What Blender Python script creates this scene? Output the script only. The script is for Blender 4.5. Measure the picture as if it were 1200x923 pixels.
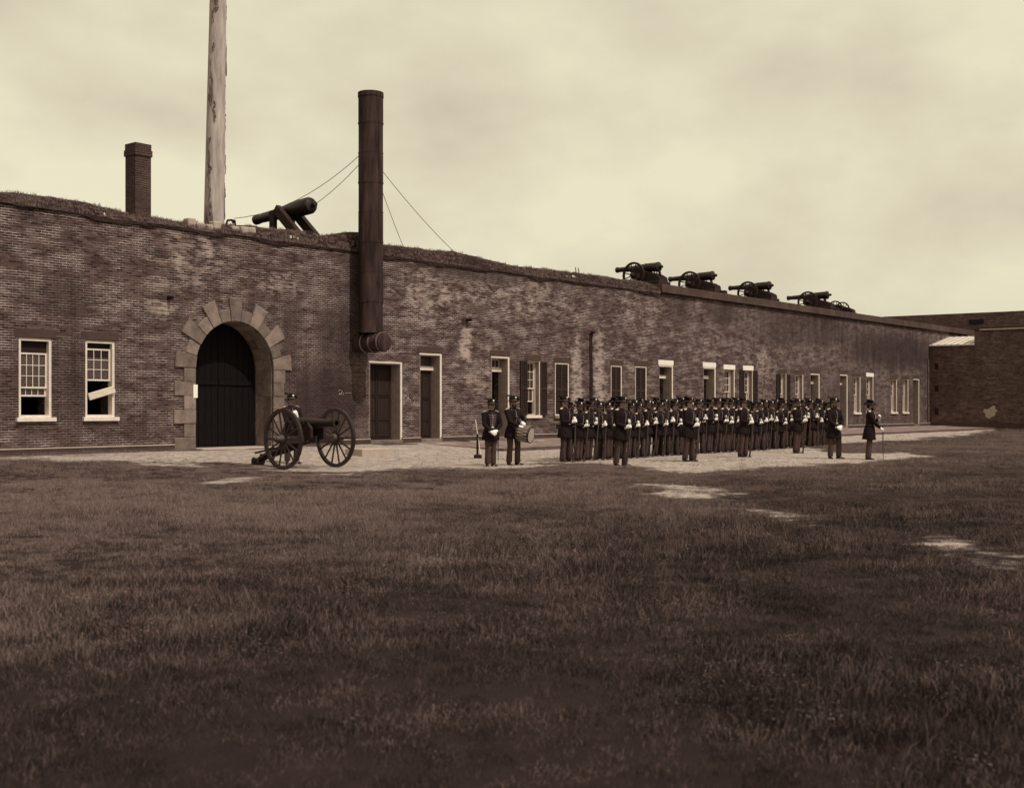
import bpy, bmesh, math, random
import numpy as np
from mathutils import Vector, Matrix, Quaternion

for o in list(bpy.data.objects):
    bpy.data.objects.remove(o, do_unlink=True)
SC = bpy.context.scene
COL = SC.collection
rnd = random.Random(7)
PI = math.pi

# ---------------------------------------------------------------- camera, sky, sun, exposure
F, HZ, CX, CAMH = 1400.0, 477.0, 600.0, 1.5          # focal length and horizon in photo pixels (1200 x 923)
cam_d = bpy.data.cameras.new('camera')
cam = bpy.data.objects.new('camera', cam_d)
COL.objects.link(cam)
cam.location = (0, 0, CAMH)
cam.rotation_euler = (math.radians(90), 0, 0)
cam_d.sensor_fit = 'HORIZONTAL'
cam_d.sensor_width = 36.0
cam_d.lens = F / 1200 * 36.0
cam_d.shift_y = (HZ - 461.5) / 1200
cam_d.clip_end = 2000
cam_d.dof.use_dof = True
cam_d.dof.focus_distance = 42
cam_d.dof.aperture_fstop = 2.8
SC.camera = cam

def srgb(r, g, b):
    def f(c):
        c /= 255.0
        return c / 12.92 if c <= 0.04045 else ((c + 0.055) / 1.055) ** 2.4
    return (f(r), f(g), f(b), 1.0)

SUN_EL, SUN_AZ = math.radians(54), math.radians(131)   # azimuth clockwise from +Y (view direction)
world = bpy.data.worlds.new('World')
SC.world = world
world.use_nodes = True
wn, wl = world.node_tree.nodes, world.node_tree.links
wn.clear()
w_out = wn.new('ShaderNodeOutputWorld')
w_bg = wn.new('ShaderNodeBackground')
sky = wn.new('ShaderNodeTexSky')
sky.sky_type = 'NISHITA'
sky.sun_disc = False
sky.sun_elevation = SUN_EL
sky.sun_rotation = SUN_AZ
sky.dust_density = 4.0
sky.air_density = 1.5
w_bw = wn.new('ShaderNodeRGBToBW')
w_pow = wn.new('ShaderNodeMath'); w_pow.operation = 'POWER'; w_pow.inputs[1].default_value = 0.22
w_gain = wn.new('ShaderNodeMath'); w_gain.operation = 'MULTIPLY'; w_gain.inputs[1].default_value = 7.1
w_tc = wn.new('ShaderNodeTexCoord')
w_map = wn.new('ShaderNodeMapping'); w_map.inputs['Scale'].default_value = (1.0, 1.0, 1.9); w_map.inputs['Location'].default_value = (5.1, 1.7, 0.6)
w_n = wn.new('ShaderNodeTexNoise'); w_n.inputs['Scale'].default_value = 3.0; w_n.inputs['Detail'].default_value = 9; w_n.inputs['Roughness'].default_value = 0.52
w_r = wn.new('ShaderNodeValToRGB')
w_r.color_ramp.elements[0].position = 0.34; w_r.color_ramp.elements[0].color = srgb(192, 181, 160)
w_r.color_ramp.elements[1].position = 0.60; w_r.color_ramp.elements[1].color = srgb(224, 217, 189)
w_mul = wn.new('ShaderNodeVectorMath'); w_mul.operation = 'SCALE'
wl.new(sky.outputs[0], w_bw.inputs[0]); wl.new(w_bw.outputs[0], w_pow.inputs[0]); wl.new(w_pow.outputs[0], w_gain.inputs[0])
wl.new(w_tc.outputs['Generated'], w_map.inputs[0]); wl.new(w_map.outputs[0], w_n.inputs['Vector']); wl.new(w_n.outputs[0], w_r.inputs[0])
wl.new(w_r.outputs[0], w_mul.inputs[0]); wl.new(w_gain.outputs[0], w_mul.inputs['Scale'])
wl.new(w_mul.outputs[0], w_bg.inputs[0])
w_bg.inputs[1].default_value = 0.12
wl.new(w_bg.outputs[0], w_out.inputs[0])

sun_d = bpy.data.lights.new('sun', 'SUN')
sun_d.energy = 3.0
sun_d.angle = math.radians(1.0)
sun_d.color = (1.0, 0.96, 0.90)
sun = bpy.data.objects.new('sun', sun_d)
COL.objects.link(sun)
sdir = Vector((math.sin(SUN_AZ) * math.cos(SUN_EL), math.cos(SUN_AZ) * math.cos(SUN_EL), math.sin(SUN_EL)))
sun.rotation_euler = sdir.to_track_quat('Z', 'Y').to_euler()
sun.location = (0, 0, 40)
SC.view_settings.view_transform = 'Standard'
SC.view_settings.look = 'None'
SC.view_settings.exposure = 0.0
SC.view_settings.gamma = 1.0
SC.view_settings.use_curve_mapping = False

_srgb_raw = srgb
def srgb(r, g, b):                 # print tone -> base colour under the cream daylight
    c = _srgb_raw(r, g, b)
    return (c[0], min(1.0, c[1] * 0.99), min(1.0, c[2] * 1.14), 1.0)

# ---------------------------------------------------------------- geometry of the place
PHI = math.atan(1140 / F)
SP, CP = math.sin(PHI), math.cos(PHI)
Z0 = 35.3
X0 = (205 - CX) / F * Z0
WROT = math.pi / 2 - PHI
DV = Vector((SP, CP, 0))           # along the wall
NV = Vector((-CP, SP, 0))          # into the wall, away from the yard
BASE = 0.24

def L(u, y, z=0.0):                # wall frame -> world
    return Vector((X0 + u * SP - y * CP, Z0 + u * CP + y * SP, z))

def px_u(x, y=0.0):                # picture column on the plane at depth y of the wall frame -> u
    t = (x - CX) / F
    return (t * (Z0 + y * SP) - X0 + y * CP) / (SP - t * CP)

def px_uz(x, yp, y=0.0):
    u = px_u(x, y)
    Z = Z0 + u * CP + y * SP
    return u, CAMH - (yp - HZ) * Z / F

def wall_d(X, Y):                  # distance out from the wall into the yard
    return -(-(X - X0) * CP + (Y - Z0) * SP)

def wall_u(X, Y):
    return (X - X0) * SP + (Y - Z0) * CP

def smooth(a, b, x):
    t = np.clip((np.asarray(x, float) - a) / (b - a), 0, 1)
    return t * t * (3 - 2 * t)

def vnoise(x, y, seed=0):
    x = np.asarray(x, float); y = np.asarray(y, float)
    xi = np.floor(x).astype(np.int64); yi = np.floor(y).astype(np.int64)
    xf = x - xi; yf = y - yi
    def h(a, b):
        n = (a * 374761393 + b * 668265263 + seed * 974711) & 0x7fffffff
        n = ((n ^ (n >> 13)) * 1274126177) & 0x7fffffff
        return ((n ^ (n >> 16)) & 0xffff) / 65535.0
    sx = xf * xf * (3 - 2 * xf); sy = yf * yf * (3 - 2 * yf)
    return (h(xi, yi) * (1 - sx) + h(xi + 1, yi) * sx) * (1 - sy) + (h(xi, yi + 1) * (1 - sx) + h(xi + 1, yi + 1) * sx) * sy

def ground_h(X, Y):
    d = wall_d(np.asarray(X, float), np.asarray(Y, float))
    return BASE * (1 - smooth(0.0, 6.5, d)) - 0.02 + 0.0 * d

def gh(X, Y):
    return float(ground_h(X, Y))

def px_ground(x, y):               # picture point -> point where that ray meets the ground
    t = (x - CX) / F; k = (y - HZ) / F
    lo = 2.0
    Z = CAMH / k
    for _ in range(25):
        Z = (CAMH - gh(t * Z, Z)) / k
    return Vector((t * Z, Z, gh(t * Z, Z)))

def px_poly(pts):
    return [tuple(px_ground(x, y)[:2]) for x, y in pts]

def in_poly(X, Y, poly):
    X = np.asarray(X, float); Y = np.asarray(Y, float)
    ins = np.zeros(X.shape, bool)
    n = len(poly)
    for i in range(n):
        x1, y1 = poly[i]; x2, y2 = poly[(i + 1) % n]
        c = ((y1 > Y) != (y2 > Y)) & (X < (x2 - x1) * (Y - y1) / ((y2 - y1) + 1e-12) + x1)
        ins ^= c
    return ins

# lower edge of the trodden path, as ground points; its upper edge is the wall
EDGE_PX = [(-200, 541), (26, 538), (70, 537.5), (120, 537), (180, 538), (230, 540), (285, 541), (330, 548), (380, 554), (430, 555), (470, 549),
           (520, 548), (560, 551), (610, 548), (650, 543.5), (700, 545), (745, 547), (780, 553), (815, 556), (850, 552), (890, 547),
           (930, 547), (975, 544), (1020, 541), (1070, 538), (1090, 533), (1060, 530), (1000, 531), (960, 530), (950, 521), (1040, 517.5), (1120, 511), (1142, 507.5)]
EDGE = px_poly(EDGE_PX)
PATH_POLY = EDGE + [tuple(L(85, 0)[:2]), tuple(L(-25, 0)[:2])]
PATCH_PX = [(806, 580, 55, 6), (845, 576, 26, 4), (770, 570, 30, 5), (905, 602, 44, 5), (945, 609, 40, 4), (1090, 636, 44, 7), (1140, 648, 50, 9), (272, 563, 22, 3.5), 
            (800, 572, 30, 3), (960, 611, 26, 2.5), (880, 533, 14, 1.5)]
PATCHES = []
for x, y, rx, ry in PATCH_PX:
    p = px_ground(x, y); a = px_ground(x, y - ry); b = px_ground(x, y + ry)
    PATCHES.append((p.x, p.y, rx * p.y / F, (a.y - b.y) / 2))

def bare(X, Y):                    # 1 = trodden sand, 0 = grass, in between where the turf thins out
    X = np.asarray(X, float); Y = np.asarray(Y, float)
    acc = 0.0
    for k, (ox, oy) in enumerate(((0, 0), (.25, .9), (-.25, -.9), (.1, -1.7), (-.1, 1.7))):
        jx = (vnoise(X * 1.0, Y * 1.0, 3) - .5) * 0.9 + (vnoise(X * 4, Y * 4, 4 + k) - .5) * 0.6 + ox * .6
        jy = (vnoise(X * .9, Y * .9, 5) - .5) * 2.4 + (vnoise(X * 4, Y * 4, 16 + k) - .5) * 1.6 + oy * .6
        b = in_poly(X + jx, Y + jy, PATH_POLY).astype(float)
        br_ = .35 + 1.1 * vnoise(X * 2.2, Y * 1.6, 61)
        for cx, cy, rx, ry in PATCHES:
            q = np.sqrt(((X + jx * .9 - cx) / rx) ** 2 + ((Y + jy * .6 - cy) / ry) ** 2)
            b = np.maximum(b, np.clip((1 - smooth(.5, 1.25, q)) * br_, 0, 1))
        acc = acc + b
    return acc / 5

# ---------------------------------------------------------------- helpers
def tag(o, label=None, cat=None, group=None, kind=None):
    if label: o['label'] = label
    if cat: o['category'] = cat
    if group: o['group'] = group
    if kind: o['kind'] = kind
    return o

def empty(name, loc=(0, 0, 0), rz=0.0, parent=None):
    o = bpy.data.objects.new(name, None)
    o.empty_display_size = 0.2
    COL.objects.link(o)
    o.location = loc
    o.rotation_euler = (0, 0, rz)
    if parent: o.parent = parent
    return o

def link(name, me, parent=None, loc=None):
    o = bpy.data.objects.new(name, me)
    COL.objects.link(o)
    if parent: o.parent = parent
    if loc is not None: o.location = loc
    return o

def copy_tree(o, parent=None):
    c = o.copy()
    COL.objects.link(c)
    c.parent = parent
    for ch in [k for k in o.children]:
        copy_tree(ch, c)
    return c

class MB:
    def __init__(self):
        self.v = []; self.f = []; self.m = []; self.mi = 0
    def add(self, vs, fs):
        k = len(self.v)
        self.v += [tuple(p) for p in vs]
        self.f += [tuple(i + k for i in f) for f in fs]
        self.m += [self.mi] * len(fs)
        return self
    def box(self, a, b, rot=None, piv=None):
        x0, y0, z0 = a; x1, y1, z1 = b
        vs = [Vector(p) for p in ((x0, y0, z0), (x1, y0, z0), (x1, y1, z0), (x0, y1, z0), (x0, y0, z1), (x1, y0, z1), (x1, y1, z1), (x0, y1, z1))]
        if rot is not None:
            pv = Vector(piv) if piv is not None else (Vector(a) + Vector(b)) / 2
            vs = [rot @ (p - pv) + pv for p in vs]
        return self.add(vs, [(0, 3, 2, 1), (4, 5, 6, 7), (0, 1, 5, 4), (1, 2, 6, 5), (2, 3, 7, 6), (3, 0, 4, 7)])
    def bar(self, p, q, w, h, up=(0, 0, 1)):
        p, q = Vector(p), Vector(q)
        d = (q - p).normalized()
        s = d.cross(Vector(up))
        if s.length < 1e-4: s = d.cross(Vector((1, 0, 0)))
        s.normalize(); t = s.cross(d)
        vs = []
        for c in (p, q):
            for a, b in ((-1, -1), (1, -1), (1, 1), (-1, 1)):
                vs.append(c + s * a * w / 2 + t * b * h / 2)
        return self.add(vs, [(0, 3, 2, 1), (4, 5, 6, 7), (0, 1, 5, 4), (1, 2, 6, 5), (2, 3, 7, 6), (3, 0, 4, 7)])
    def loft(self, pts, rads, n=10, up=(0, 1, 0), cap=True):
        pts = [Vector(p) for p in pts]
        vs = []; k = len(pts)
        upv = Vector(up)
        for i, p in enumerate(pts):
            d = (pts[min(i + 1, k - 1)] - pts[max(i - 1, 0)]).normalized()
            s = upv.cross(d)
            if s.length < 1e-3: s = Vector((1, 0, 0)).cross(d)
            s.normalize(); t = d.cross(s)
            r = rads[i]
            rx, ry = r if isinstance(r, (tuple, list)) else (r, r)
            for j in range(n):
                a = 2 * PI * j / n
                vs.append(p + s * math.cos(a) * rx + t * math.sin(a) * ry)
        fs = []
        for i in range(k - 1):
            for j in range(n):
                j2 = (j + 1) % n
                fs.append((i * n + j, i * n + j2, (i + 1) * n + j2, (i + 1) * n + j))
        if cap:
            fs.append(tuple(reversed(range(n))))
            fs.append(tuple((k - 1) * n + j for j in range(n)))
        return self.add(vs, fs)
    def tube(self, p, q, r0, r1=None, n=10):
        return self.loft([p, q], [r0, r0 if r1 is None else r1], n, up=(0.123, 0.31, 0.94))
    def ring(self, c, axis, r_out, r_in, w, n=28):     # annulus about axis
        c = Vector(c); a = Vector(axis).normalized()
        s = a.cross(Vector((0, 0, 1)))
        if s.length < 1e-3: s = Vector((1, 0, 0))
        s.normalize(); t = a.cross(s)
        vs = []
        for j in range(n):
            d = s * math.cos(2 * PI * j / n) + t * math.sin(2 * PI * j / n)
            vs += [c + d * r_out - a * w / 2, c + d * r_out + a * w / 2, c + d * r_in + a * w / 2, c + d * r_in - a * w / 2]
        fs = []
        for j in range(n):
            k = (j + 1) % n
            for i in range(4):
                i2 = (i + 1) % 4
                fs.append((j * 4 + i, k * 4 + i, k * 4 + i2, j * 4 + i2))
        return self.add(vs, fs)
    def lathe(self, prof, p, q, n=20):                 # prof: (t metres along p->q, radius)
        p, q = Vector(p), Vector(q)
        d = (q - p).normalized()
        s = d.cross(Vector((0.12, 0.3, 0.95))).normalized(); t = s.cross(d)
        vs = []
        for z, r in prof:
            for j in range(n):
                a = 2 * PI * j / n
                vs.append(p + d * z + (s * math.cos(a) + t * math.sin(a)) * max(r, 1e-4))
        k = len(prof); fs = []
        for i in range(k - 1):
            for j in range(n):
                j2 = (j + 1) % n
                fs.append((i * n + j, i * n + j2, (i + 1) * n + j2, (i + 1) * n + j))
        fs.append(tuple(reversed(range(n)))); fs.append(tuple((k - 1) * n + j for j in range(n)))
        return self.add(vs, fs)
    def ball(self, c, r, nu=12, nv=8, rot=None):
        rx, ry, rz = r if isinstance(r, (tuple, list)) else (r, r, r)
        c = Vector(c); vs = []; fs = []
        for i in range(nv + 1):
            th = PI * i / nv
            for j in range(nu):
                ph = 2 * PI * j / nu
                p = Vector((rx * math.sin(th) * math.cos(ph), ry * math.sin(th) * math.sin(ph), rz * math.cos(th)))
                if rot is not None: p = rot @ p
                vs.append(c + p)
        for i in range(nv):
            for j in range(nu):
                j2 = (j + 1) % nu
                fs.append((i * nu + j, (i + 1) * nu + j, (i + 1) * nu + j2, i * nu + j2))
        return self.add(vs, fs)
    def prism(self, poly, axis, a, b):                 # poly in the two other axes, extruded along axis from a to b
        n = len(poly)
        def P(c, k):
            if axis == 0: return (k, c[0], c[1])
            if axis == 1: return (c[0], k, c[1])
            return (c[0], c[1], k)
        vs = [P(c, a) for c in poly] + [P(c, b) for c in poly]
        fs = [tuple(range(n)), tuple(reversed(range(n, 2 * n)))]
        for i in range(n):
            j = (i + 1) % n
            fs.append((i, i + n, j + n, j))
        return self.add(vs, fs)
    def mesh(self, name, mats, smooth_ang=None, merge=False, bevel=0.0):
        me = bpy.data.meshes.new(name)
        me.from_pydata(self.v, [], self.f)
        for m in (mats if isinstance(mats, (list, tuple)) else [mats]):
            me.materials.append(m)
        for p, i in zip(me.polygons, self.m): p.material_index = i
        bm = bmesh.new(); bm.from_mesh(me)
        if merge: bmesh.ops.remove_doubles(bm, verts=bm.verts, dist=2e-4)
        bmesh.ops.recalc_face_normals(bm, faces=bm.faces)
        if bevel > 0:
            es = [e for e in bm.edges if len(e.link_faces) == 2 and e.calc_face_angle(0) > 0.6]
            bmesh.ops.bevel(bm, geom=es, offset=bevel, segments=1, affect='EDGES', profile=0.6)
        bm.to_mesh(me); bm.free()
        if smooth_ang is not None:
            for p in me.polygons: p.use_smooth = True
            try: me.set_sharp_from_angle(angle=math.radians(smooth_ang))
            except Exception: pass
        return me
    def build(self, name, mats, parent=None, loc=None, smooth_ang=None, merge=False, bevel=0.0):
        return link(name, self.mesh(name, mats, smooth_ang, merge, bevel), parent, loc)

# ---------------------------------------------------------------- materials
def new_mat(name):
    m = bpy.data.materials.new(name); m.use_nodes = True
    n = m.node_tree.nodes; l = m.node_tree.links
    return m, n, l, n['Principled BSDF']

def simple(name, c, rough=0.8, var=0.25, scale=8.0, bump=0.1, metal=0.0, c2=None, island=0.0, stretch=(1, 1, 1)):
    m, n, l, b = new_mat(name)
    tc = n.new('ShaderNodeTexCoord')
    mp = n.new('ShaderNodeMapping'); mp.inputs['Scale'].default_value = stretch
    nz = n.new('ShaderNodeTexNoise'); nz.inputs['Scale'].default_value = scale; nz.inputs['Detail'].default_value = 6; nz.inputs['Roughness'].default_value = 0.62
    rp = n.new('ShaderNodeValToRGB')
    a = c; bb = c2 or c
    rp.color_ramp.elements[0].position = 0.3; rp.color_ramp.elements[1].position = 0.72
    rp.color_ramp.elements[0].color = tuple(x * (1 - var) for x in a[:3]) + (1,)
    rp.color_ramp.elements[1].color = tuple(min(1, x * (1 + var)) for x in bb[:3]) + (1,)
    l.new(tc.outputs['Object'], mp.inputs[0]); l.new(mp.outputs[0], nz.inputs['Vector']); l.new(nz.outputs[0], rp.inputs[0])
    col = rp.outputs[0]
    if island > 0:
        oi = n.new('ShaderNodeObjectInfo')
        mr = n.new('ShaderNodeMapRange'); mr.inputs[3].default_value = 1 - island; mr.inputs[4].default_value = 1 + island
        vm = n.new('ShaderNodeVectorMath'); vm.operation = 'SCALE'
        l.new(oi.outputs['Random'], mr.inputs[0]); l.new(col, vm.inputs[0]); l.new(mr.outputs[0], vm.inputs['Scale']); col = vm.outputs[0]
    l.new(col, b.inputs['Base Color'])
    b.inputs['Roughness'].default_value = rough
    b.inputs['Specular IOR Level'].default_value = 0.12 if rough > 0.65 else 0.4
    b.inputs['Metallic'].default_value = metal
    if bump > 0:
        bp = n.new('ShaderNodeBump'); bp.inputs['Strength'].default_value = bump; bp.inputs['Distance'].default_value = 0.02
        l.new(nz.outputs[0], bp.inputs['Height']); l.new(bp.outputs[0], b.inputs['Normal'])
    return m

def mth(n, l, op, a, b=None, clamp=False):
    k = n.new('ShaderNodeMath'); k.operation = op; k.use_clamp = clamp
    for i, x in enumerate((a, b)):
        if x is None: continue
        if isinstance(x, (int, float)): k.inputs[i].default_value = x
        else: l.new(x, k.inputs[i])
    return k.outputs[0]

def mixc(n, l, fac, a, b, mode='MIX'):
    k = n.new('ShaderNodeMix'); k.data_type = 'RGBA'; k.blend_type = mode
    def s(i, x):
        if isinstance(x, (tuple, list)): i.default_value = x
        elif isinstance(x, (int, float)): i.default_value = x
        else: l.new(x, i)
    s(k.inputs['Factor'], fac); s(k.inputs['A'], a); s(k.inputs['B'], b)
    return k.outputs['Result']

def brick_material(name, light=(), dark=(), topdark=None, cols=((98, 78, 69), (38, 26, 23)), mortar=(214, 196, 178)):
    m, n, l, b = new_mat(name)
    tc = n.new('ShaderNodeTexCoord')
    sx = n.new('ShaderNodeSeparateXYZ'); l.new(tc.outputs['Object'], sx.inputs[0])
    uu = mth(n, l, 'ADD', sx.outputs[0], sx.outputs[1])
    nzw = n.new('ShaderNodeTexNoise'); nzw.inputs['Scale'].default_value = 1.3; nzw.inputs['Detail'].default_value = 3
    l.new(tc.outputs['Object'], nzw.inputs['Vector'])
    wob = mth(n, l, 'MULTIPLY', mth(n, l, 'SUBTRACT', nzw.outputs[0], 0.5), 0.035)
    zz = mth(n, l, 'ADD', sx.outputs[2], wob)
    cb = n.new('ShaderNodeCombineXYZ'); l.new(uu, cb.inputs[0]); l.new(zz, cb.inputs[1])
    br = n.new('ShaderNodeTexBrick')
    br.inputs['Scale'].default_value = 1.0
    br.inputs['Brick Width'].default_value = 0.205
    br.inputs['Row Height'].default_value = 0.067
    br.inputs['Mortar Size'].default_value = 0.0075
    br.inputs['Mortar Smooth'].default_value = 0.15
    br.inputs['Bias'].default_value = 0.0
    br.inputs['Color1'].default_value = (1, 1, 1, 1); br.inputs['Color2'].default_value = (0, 0, 0, 1); br.inputs['Mortar'].default_value = (0.5, 0.5, 0.5, 1)
    l.new(cb.outputs[0], br.inputs['Vector'])
    def noise(scale, detail, rough, st=(1, 1, 1), loc=(0, 0, 0)):
        mp = n.new('ShaderNodeMapping'); mp.inputs['Scale'].default_value = st; mp.inputs['Location'].default_value = loc
        l.new(tc.outputs['Object'], mp.inputs[0])
        k = n.new('ShaderNodeTexNoise'); k.inputs['Scale'].default_value = scale; k.inputs['Detail'].default_value = detail; k.inputs['Roughness'].default_value = rough
        l.new(mp.outputs[0], k.inputs['Vector']); return k.outputs[0]
    def ramp(x, p0, p1, v0=0.0, v1=1.0):
        k = n.new('ShaderNodeMapRange'); k.interpolation_type = 'SMOOTHSTEP'
        k.inputs[1].default_value = p0; k.inputs[2].default_value = p1; k.inputs[3].default_value = v0; k.inputs[4].default_value = v1
        l.new(x, k.inputs[0]); return k.outputs[0]
    n_big = noise(0.35, 6, 0.6)
    n_mid = noise(1.5, 8, 0.65, loc=(5, 2, 1))
    n_fine = noise(9.0, 6, 0.75, st=(0.9, 0.9, 2.2))
    n_str = noise(1.2, 7, 0.6, st=(1.6, 1.6, 0.16), loc=(3, 0, 0))     # vertical water streaks
    # each brick between two browns
    rndb = n.new('ShaderNodeSeparateColor'); l.new(br.outputs['Color'], rndb.inputs[0])
    bval = rndb.outputs[0]
    n_course = noise(1.6, 7, 0.7, st=(0.8, 0.8, 3.2), loc=(1, 4, 2))      # runs of courses
    base = mixc(n, l, bval, srgb(*cols[1]), srgb(*cols[0]))
    base = mixc(n, l, ramp(n_fine, 0.35, 0.75, 0.0, 0.6), base, srgb(56, 40, 36))
    base = mixc(n, l, ramp(n_course, 0.55, 0.75, 0.0, 0.4), base, srgb(132, 112, 100))
    mort = mixc(n, l, ramp(n_course, 0.36, 0.64), srgb(96, 78, 70), srgb(*mortar))
    mort = mixc(n, l, ramp(n_mid, 0.38, 0.60, 0.75, 0.0), mort, srgb(84, 65, 58))
    fz = mth(n, l, 'ABSOLUTE', mth(n, l, 'SUBTRACT', mth(n, l, 'FRACT', mth(n, l, 'DIVIDE', zz, 0.067)), 0.5))
    bed = ramp(fz, 0.35, 0.41)                       # bed joints read stronger than the upright ones
    jf = mth(n, l, 'MAXIMUM', mth(n, l, 'MULTIPLY', br.outputs['Fac'], 0.6), mth(n, l, 'MULTIPLY', bed, ramp(n_course, 0.30, 0.60, 0.45, 1.0)))
    col = mixc(n, l, jf, base, mort)
    grit = mth(n, l, 'ADD', mth(n, l, 'MULTIPLY', mth(n, l, 'SUBTRACT', n_fine, 0.5), 1.3), mth(n, l, 'MULTIPLY', mth(n, l, 'SUBTRACT', bval, 0.5), 0.55))
    grit = mth(n, l, 'ADD', grit, mth(n, l, 'MULTIPLY', mth(n, l, 'SUBTRACT', n_course, 0.5), 1.2))
    # sooty areas, ragged at brick scale
    sf = mth(n, l, 'ADD', mth(n, l, 'MULTIPLY', mth(n, l, 'SUBTRACT', 0.47, n_big), 3.5), grit)
    col = mixc(n, l, ramp(sf, 0.0, 0.8, 0.0, 0.6), col, srgb(48, 34, 31))
    sf = mth(n, l, 'ADD', mth(n, l, 'MULTIPLY', mth(n, l, 'SUBTRACT', n_str, 0.58), 4.0), grit)
    col = mixc(n, l, ramp(sf, 0.0, 0.9, 0.0, 0.45), col, srgb(54, 38, 34))
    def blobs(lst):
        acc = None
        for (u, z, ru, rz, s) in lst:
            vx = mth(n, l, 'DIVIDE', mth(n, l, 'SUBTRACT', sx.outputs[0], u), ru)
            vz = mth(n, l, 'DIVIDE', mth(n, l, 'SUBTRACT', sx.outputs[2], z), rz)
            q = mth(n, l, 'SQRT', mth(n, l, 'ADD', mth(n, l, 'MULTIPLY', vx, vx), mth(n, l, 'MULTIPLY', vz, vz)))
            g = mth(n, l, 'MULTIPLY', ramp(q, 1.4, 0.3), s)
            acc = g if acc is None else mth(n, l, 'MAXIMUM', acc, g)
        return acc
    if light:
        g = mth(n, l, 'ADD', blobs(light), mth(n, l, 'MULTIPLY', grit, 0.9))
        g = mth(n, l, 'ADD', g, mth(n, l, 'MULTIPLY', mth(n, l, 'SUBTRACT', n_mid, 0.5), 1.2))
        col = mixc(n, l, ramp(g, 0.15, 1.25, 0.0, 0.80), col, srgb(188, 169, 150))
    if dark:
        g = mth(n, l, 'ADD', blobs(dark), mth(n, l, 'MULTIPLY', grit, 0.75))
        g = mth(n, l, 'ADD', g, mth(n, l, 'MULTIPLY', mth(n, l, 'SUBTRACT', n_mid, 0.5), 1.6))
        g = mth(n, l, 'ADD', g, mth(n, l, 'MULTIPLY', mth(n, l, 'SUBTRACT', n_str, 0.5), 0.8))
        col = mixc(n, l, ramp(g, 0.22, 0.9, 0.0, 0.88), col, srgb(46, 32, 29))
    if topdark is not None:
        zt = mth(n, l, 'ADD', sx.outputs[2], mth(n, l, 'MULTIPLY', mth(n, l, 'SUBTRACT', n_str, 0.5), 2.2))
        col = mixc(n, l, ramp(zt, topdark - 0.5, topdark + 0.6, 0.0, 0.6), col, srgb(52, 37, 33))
    l.new(col, b.inputs['Base Color'])
    b.inputs['Roughness'].default_value = 0.93
    b.inputs['Specular IOR Level'].default_value = 0.15
    hgt = mth(n, l, 'SUBTRACT', mth(n, l, 'MULTIPLY', n_fine, 0.5), br.outputs['Fac'])
    bp = n.new('ShaderNodeBump'); bp.inputs['Strength'].default_value = 0.6; bp.inputs['Distance'].default_value = 0.012
    l.new(hgt, bp.inputs['Height']); l.new(bp.outputs[0], b.inputs['Normal'])
    return m

def pxblob(x, y, rx, ry, s):
    u, z = px_uz(x, y)
    u0 = px_u(x - rx); u1 = px_u(x + rx)
    _, za = px_uz(x, y - ry); _, zb = px_uz(x, y + ry)
    return (u, z, (u1 - u0) / 2, (za - zb) / 2, s)

M_BRICK = brick_material('weathered_brick',
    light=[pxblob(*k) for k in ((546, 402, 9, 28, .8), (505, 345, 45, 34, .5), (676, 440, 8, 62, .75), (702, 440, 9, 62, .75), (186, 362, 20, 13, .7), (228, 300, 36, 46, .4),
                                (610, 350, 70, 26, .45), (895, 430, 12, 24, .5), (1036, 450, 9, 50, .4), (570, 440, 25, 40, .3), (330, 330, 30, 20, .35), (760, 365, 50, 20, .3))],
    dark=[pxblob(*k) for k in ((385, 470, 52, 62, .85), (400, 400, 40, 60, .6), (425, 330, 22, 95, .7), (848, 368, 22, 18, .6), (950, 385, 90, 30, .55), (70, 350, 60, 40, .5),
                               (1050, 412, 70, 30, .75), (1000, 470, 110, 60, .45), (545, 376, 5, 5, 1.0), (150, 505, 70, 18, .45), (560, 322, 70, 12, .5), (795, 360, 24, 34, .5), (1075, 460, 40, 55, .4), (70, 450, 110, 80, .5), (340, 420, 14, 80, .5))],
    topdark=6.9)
M_BRICK_DK = brick_material('sooty_brick', cols=((80, 60, 53), (54, 39, 35)), mortar=(120, 100, 89))
M_BRICK_FAR = brick_material('dark_far_brick', cols=((58, 43, 39), (34, 24, 22)), mortar=(96, 78, 70))
M_STONE = simple('brown_stone', srgb(118, 103, 90), 0.9, 0.38, 3.2, 0.6, island=0.30)
M_STONE_LT = simple('pale_stone', srgb(168, 152, 132), 0.9, 0.15, 3, 0.2)
M_COPING = simple('dirty_coping_stone', srgb(78, 63, 54), 0.95, 0.35, 1.6, 0.3)
M_LINTEL = simple('brown_lintel_stone', srgb(74, 59, 51), 0.9, 0.2, 3, 0.2)
M_WHITE = simple('old_white_paint', srgb(214, 201, 178), 0.75, 0.14, 5, 0.1)
M_WHITE_BR = simple('chalky_white_paint', srgb(226, 216, 194), 0.8, 0.08, 5, 0.1)
M_REVEAL = simple('dull_whitewashed_reveal', srgb(146, 129, 114), 0.85, 0.22, 4, 0.15)
M_DOOR = simple('dark_painted_door', srgb(48, 36, 30), 0.7, 0.25, 5, 0.1, stretch=(4, 4, .5))
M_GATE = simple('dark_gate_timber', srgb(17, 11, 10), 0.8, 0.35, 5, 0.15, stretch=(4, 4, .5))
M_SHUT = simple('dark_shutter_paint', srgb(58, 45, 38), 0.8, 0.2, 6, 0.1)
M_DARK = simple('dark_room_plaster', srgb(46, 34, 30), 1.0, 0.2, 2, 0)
M_IRON = simple('rusty_iron', srgb(44, 30, 27), 0.72, 0.35, 5, 0.2, metal=0.2)
M_STACK = simple('sooty_sheet_iron', srgb(38, 26, 23), 0.75, 0.5, 3.0, 0.3, metal=0.1, stretch=(1.6, 1.6, .22), c2=srgb(66, 50, 44))
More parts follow.
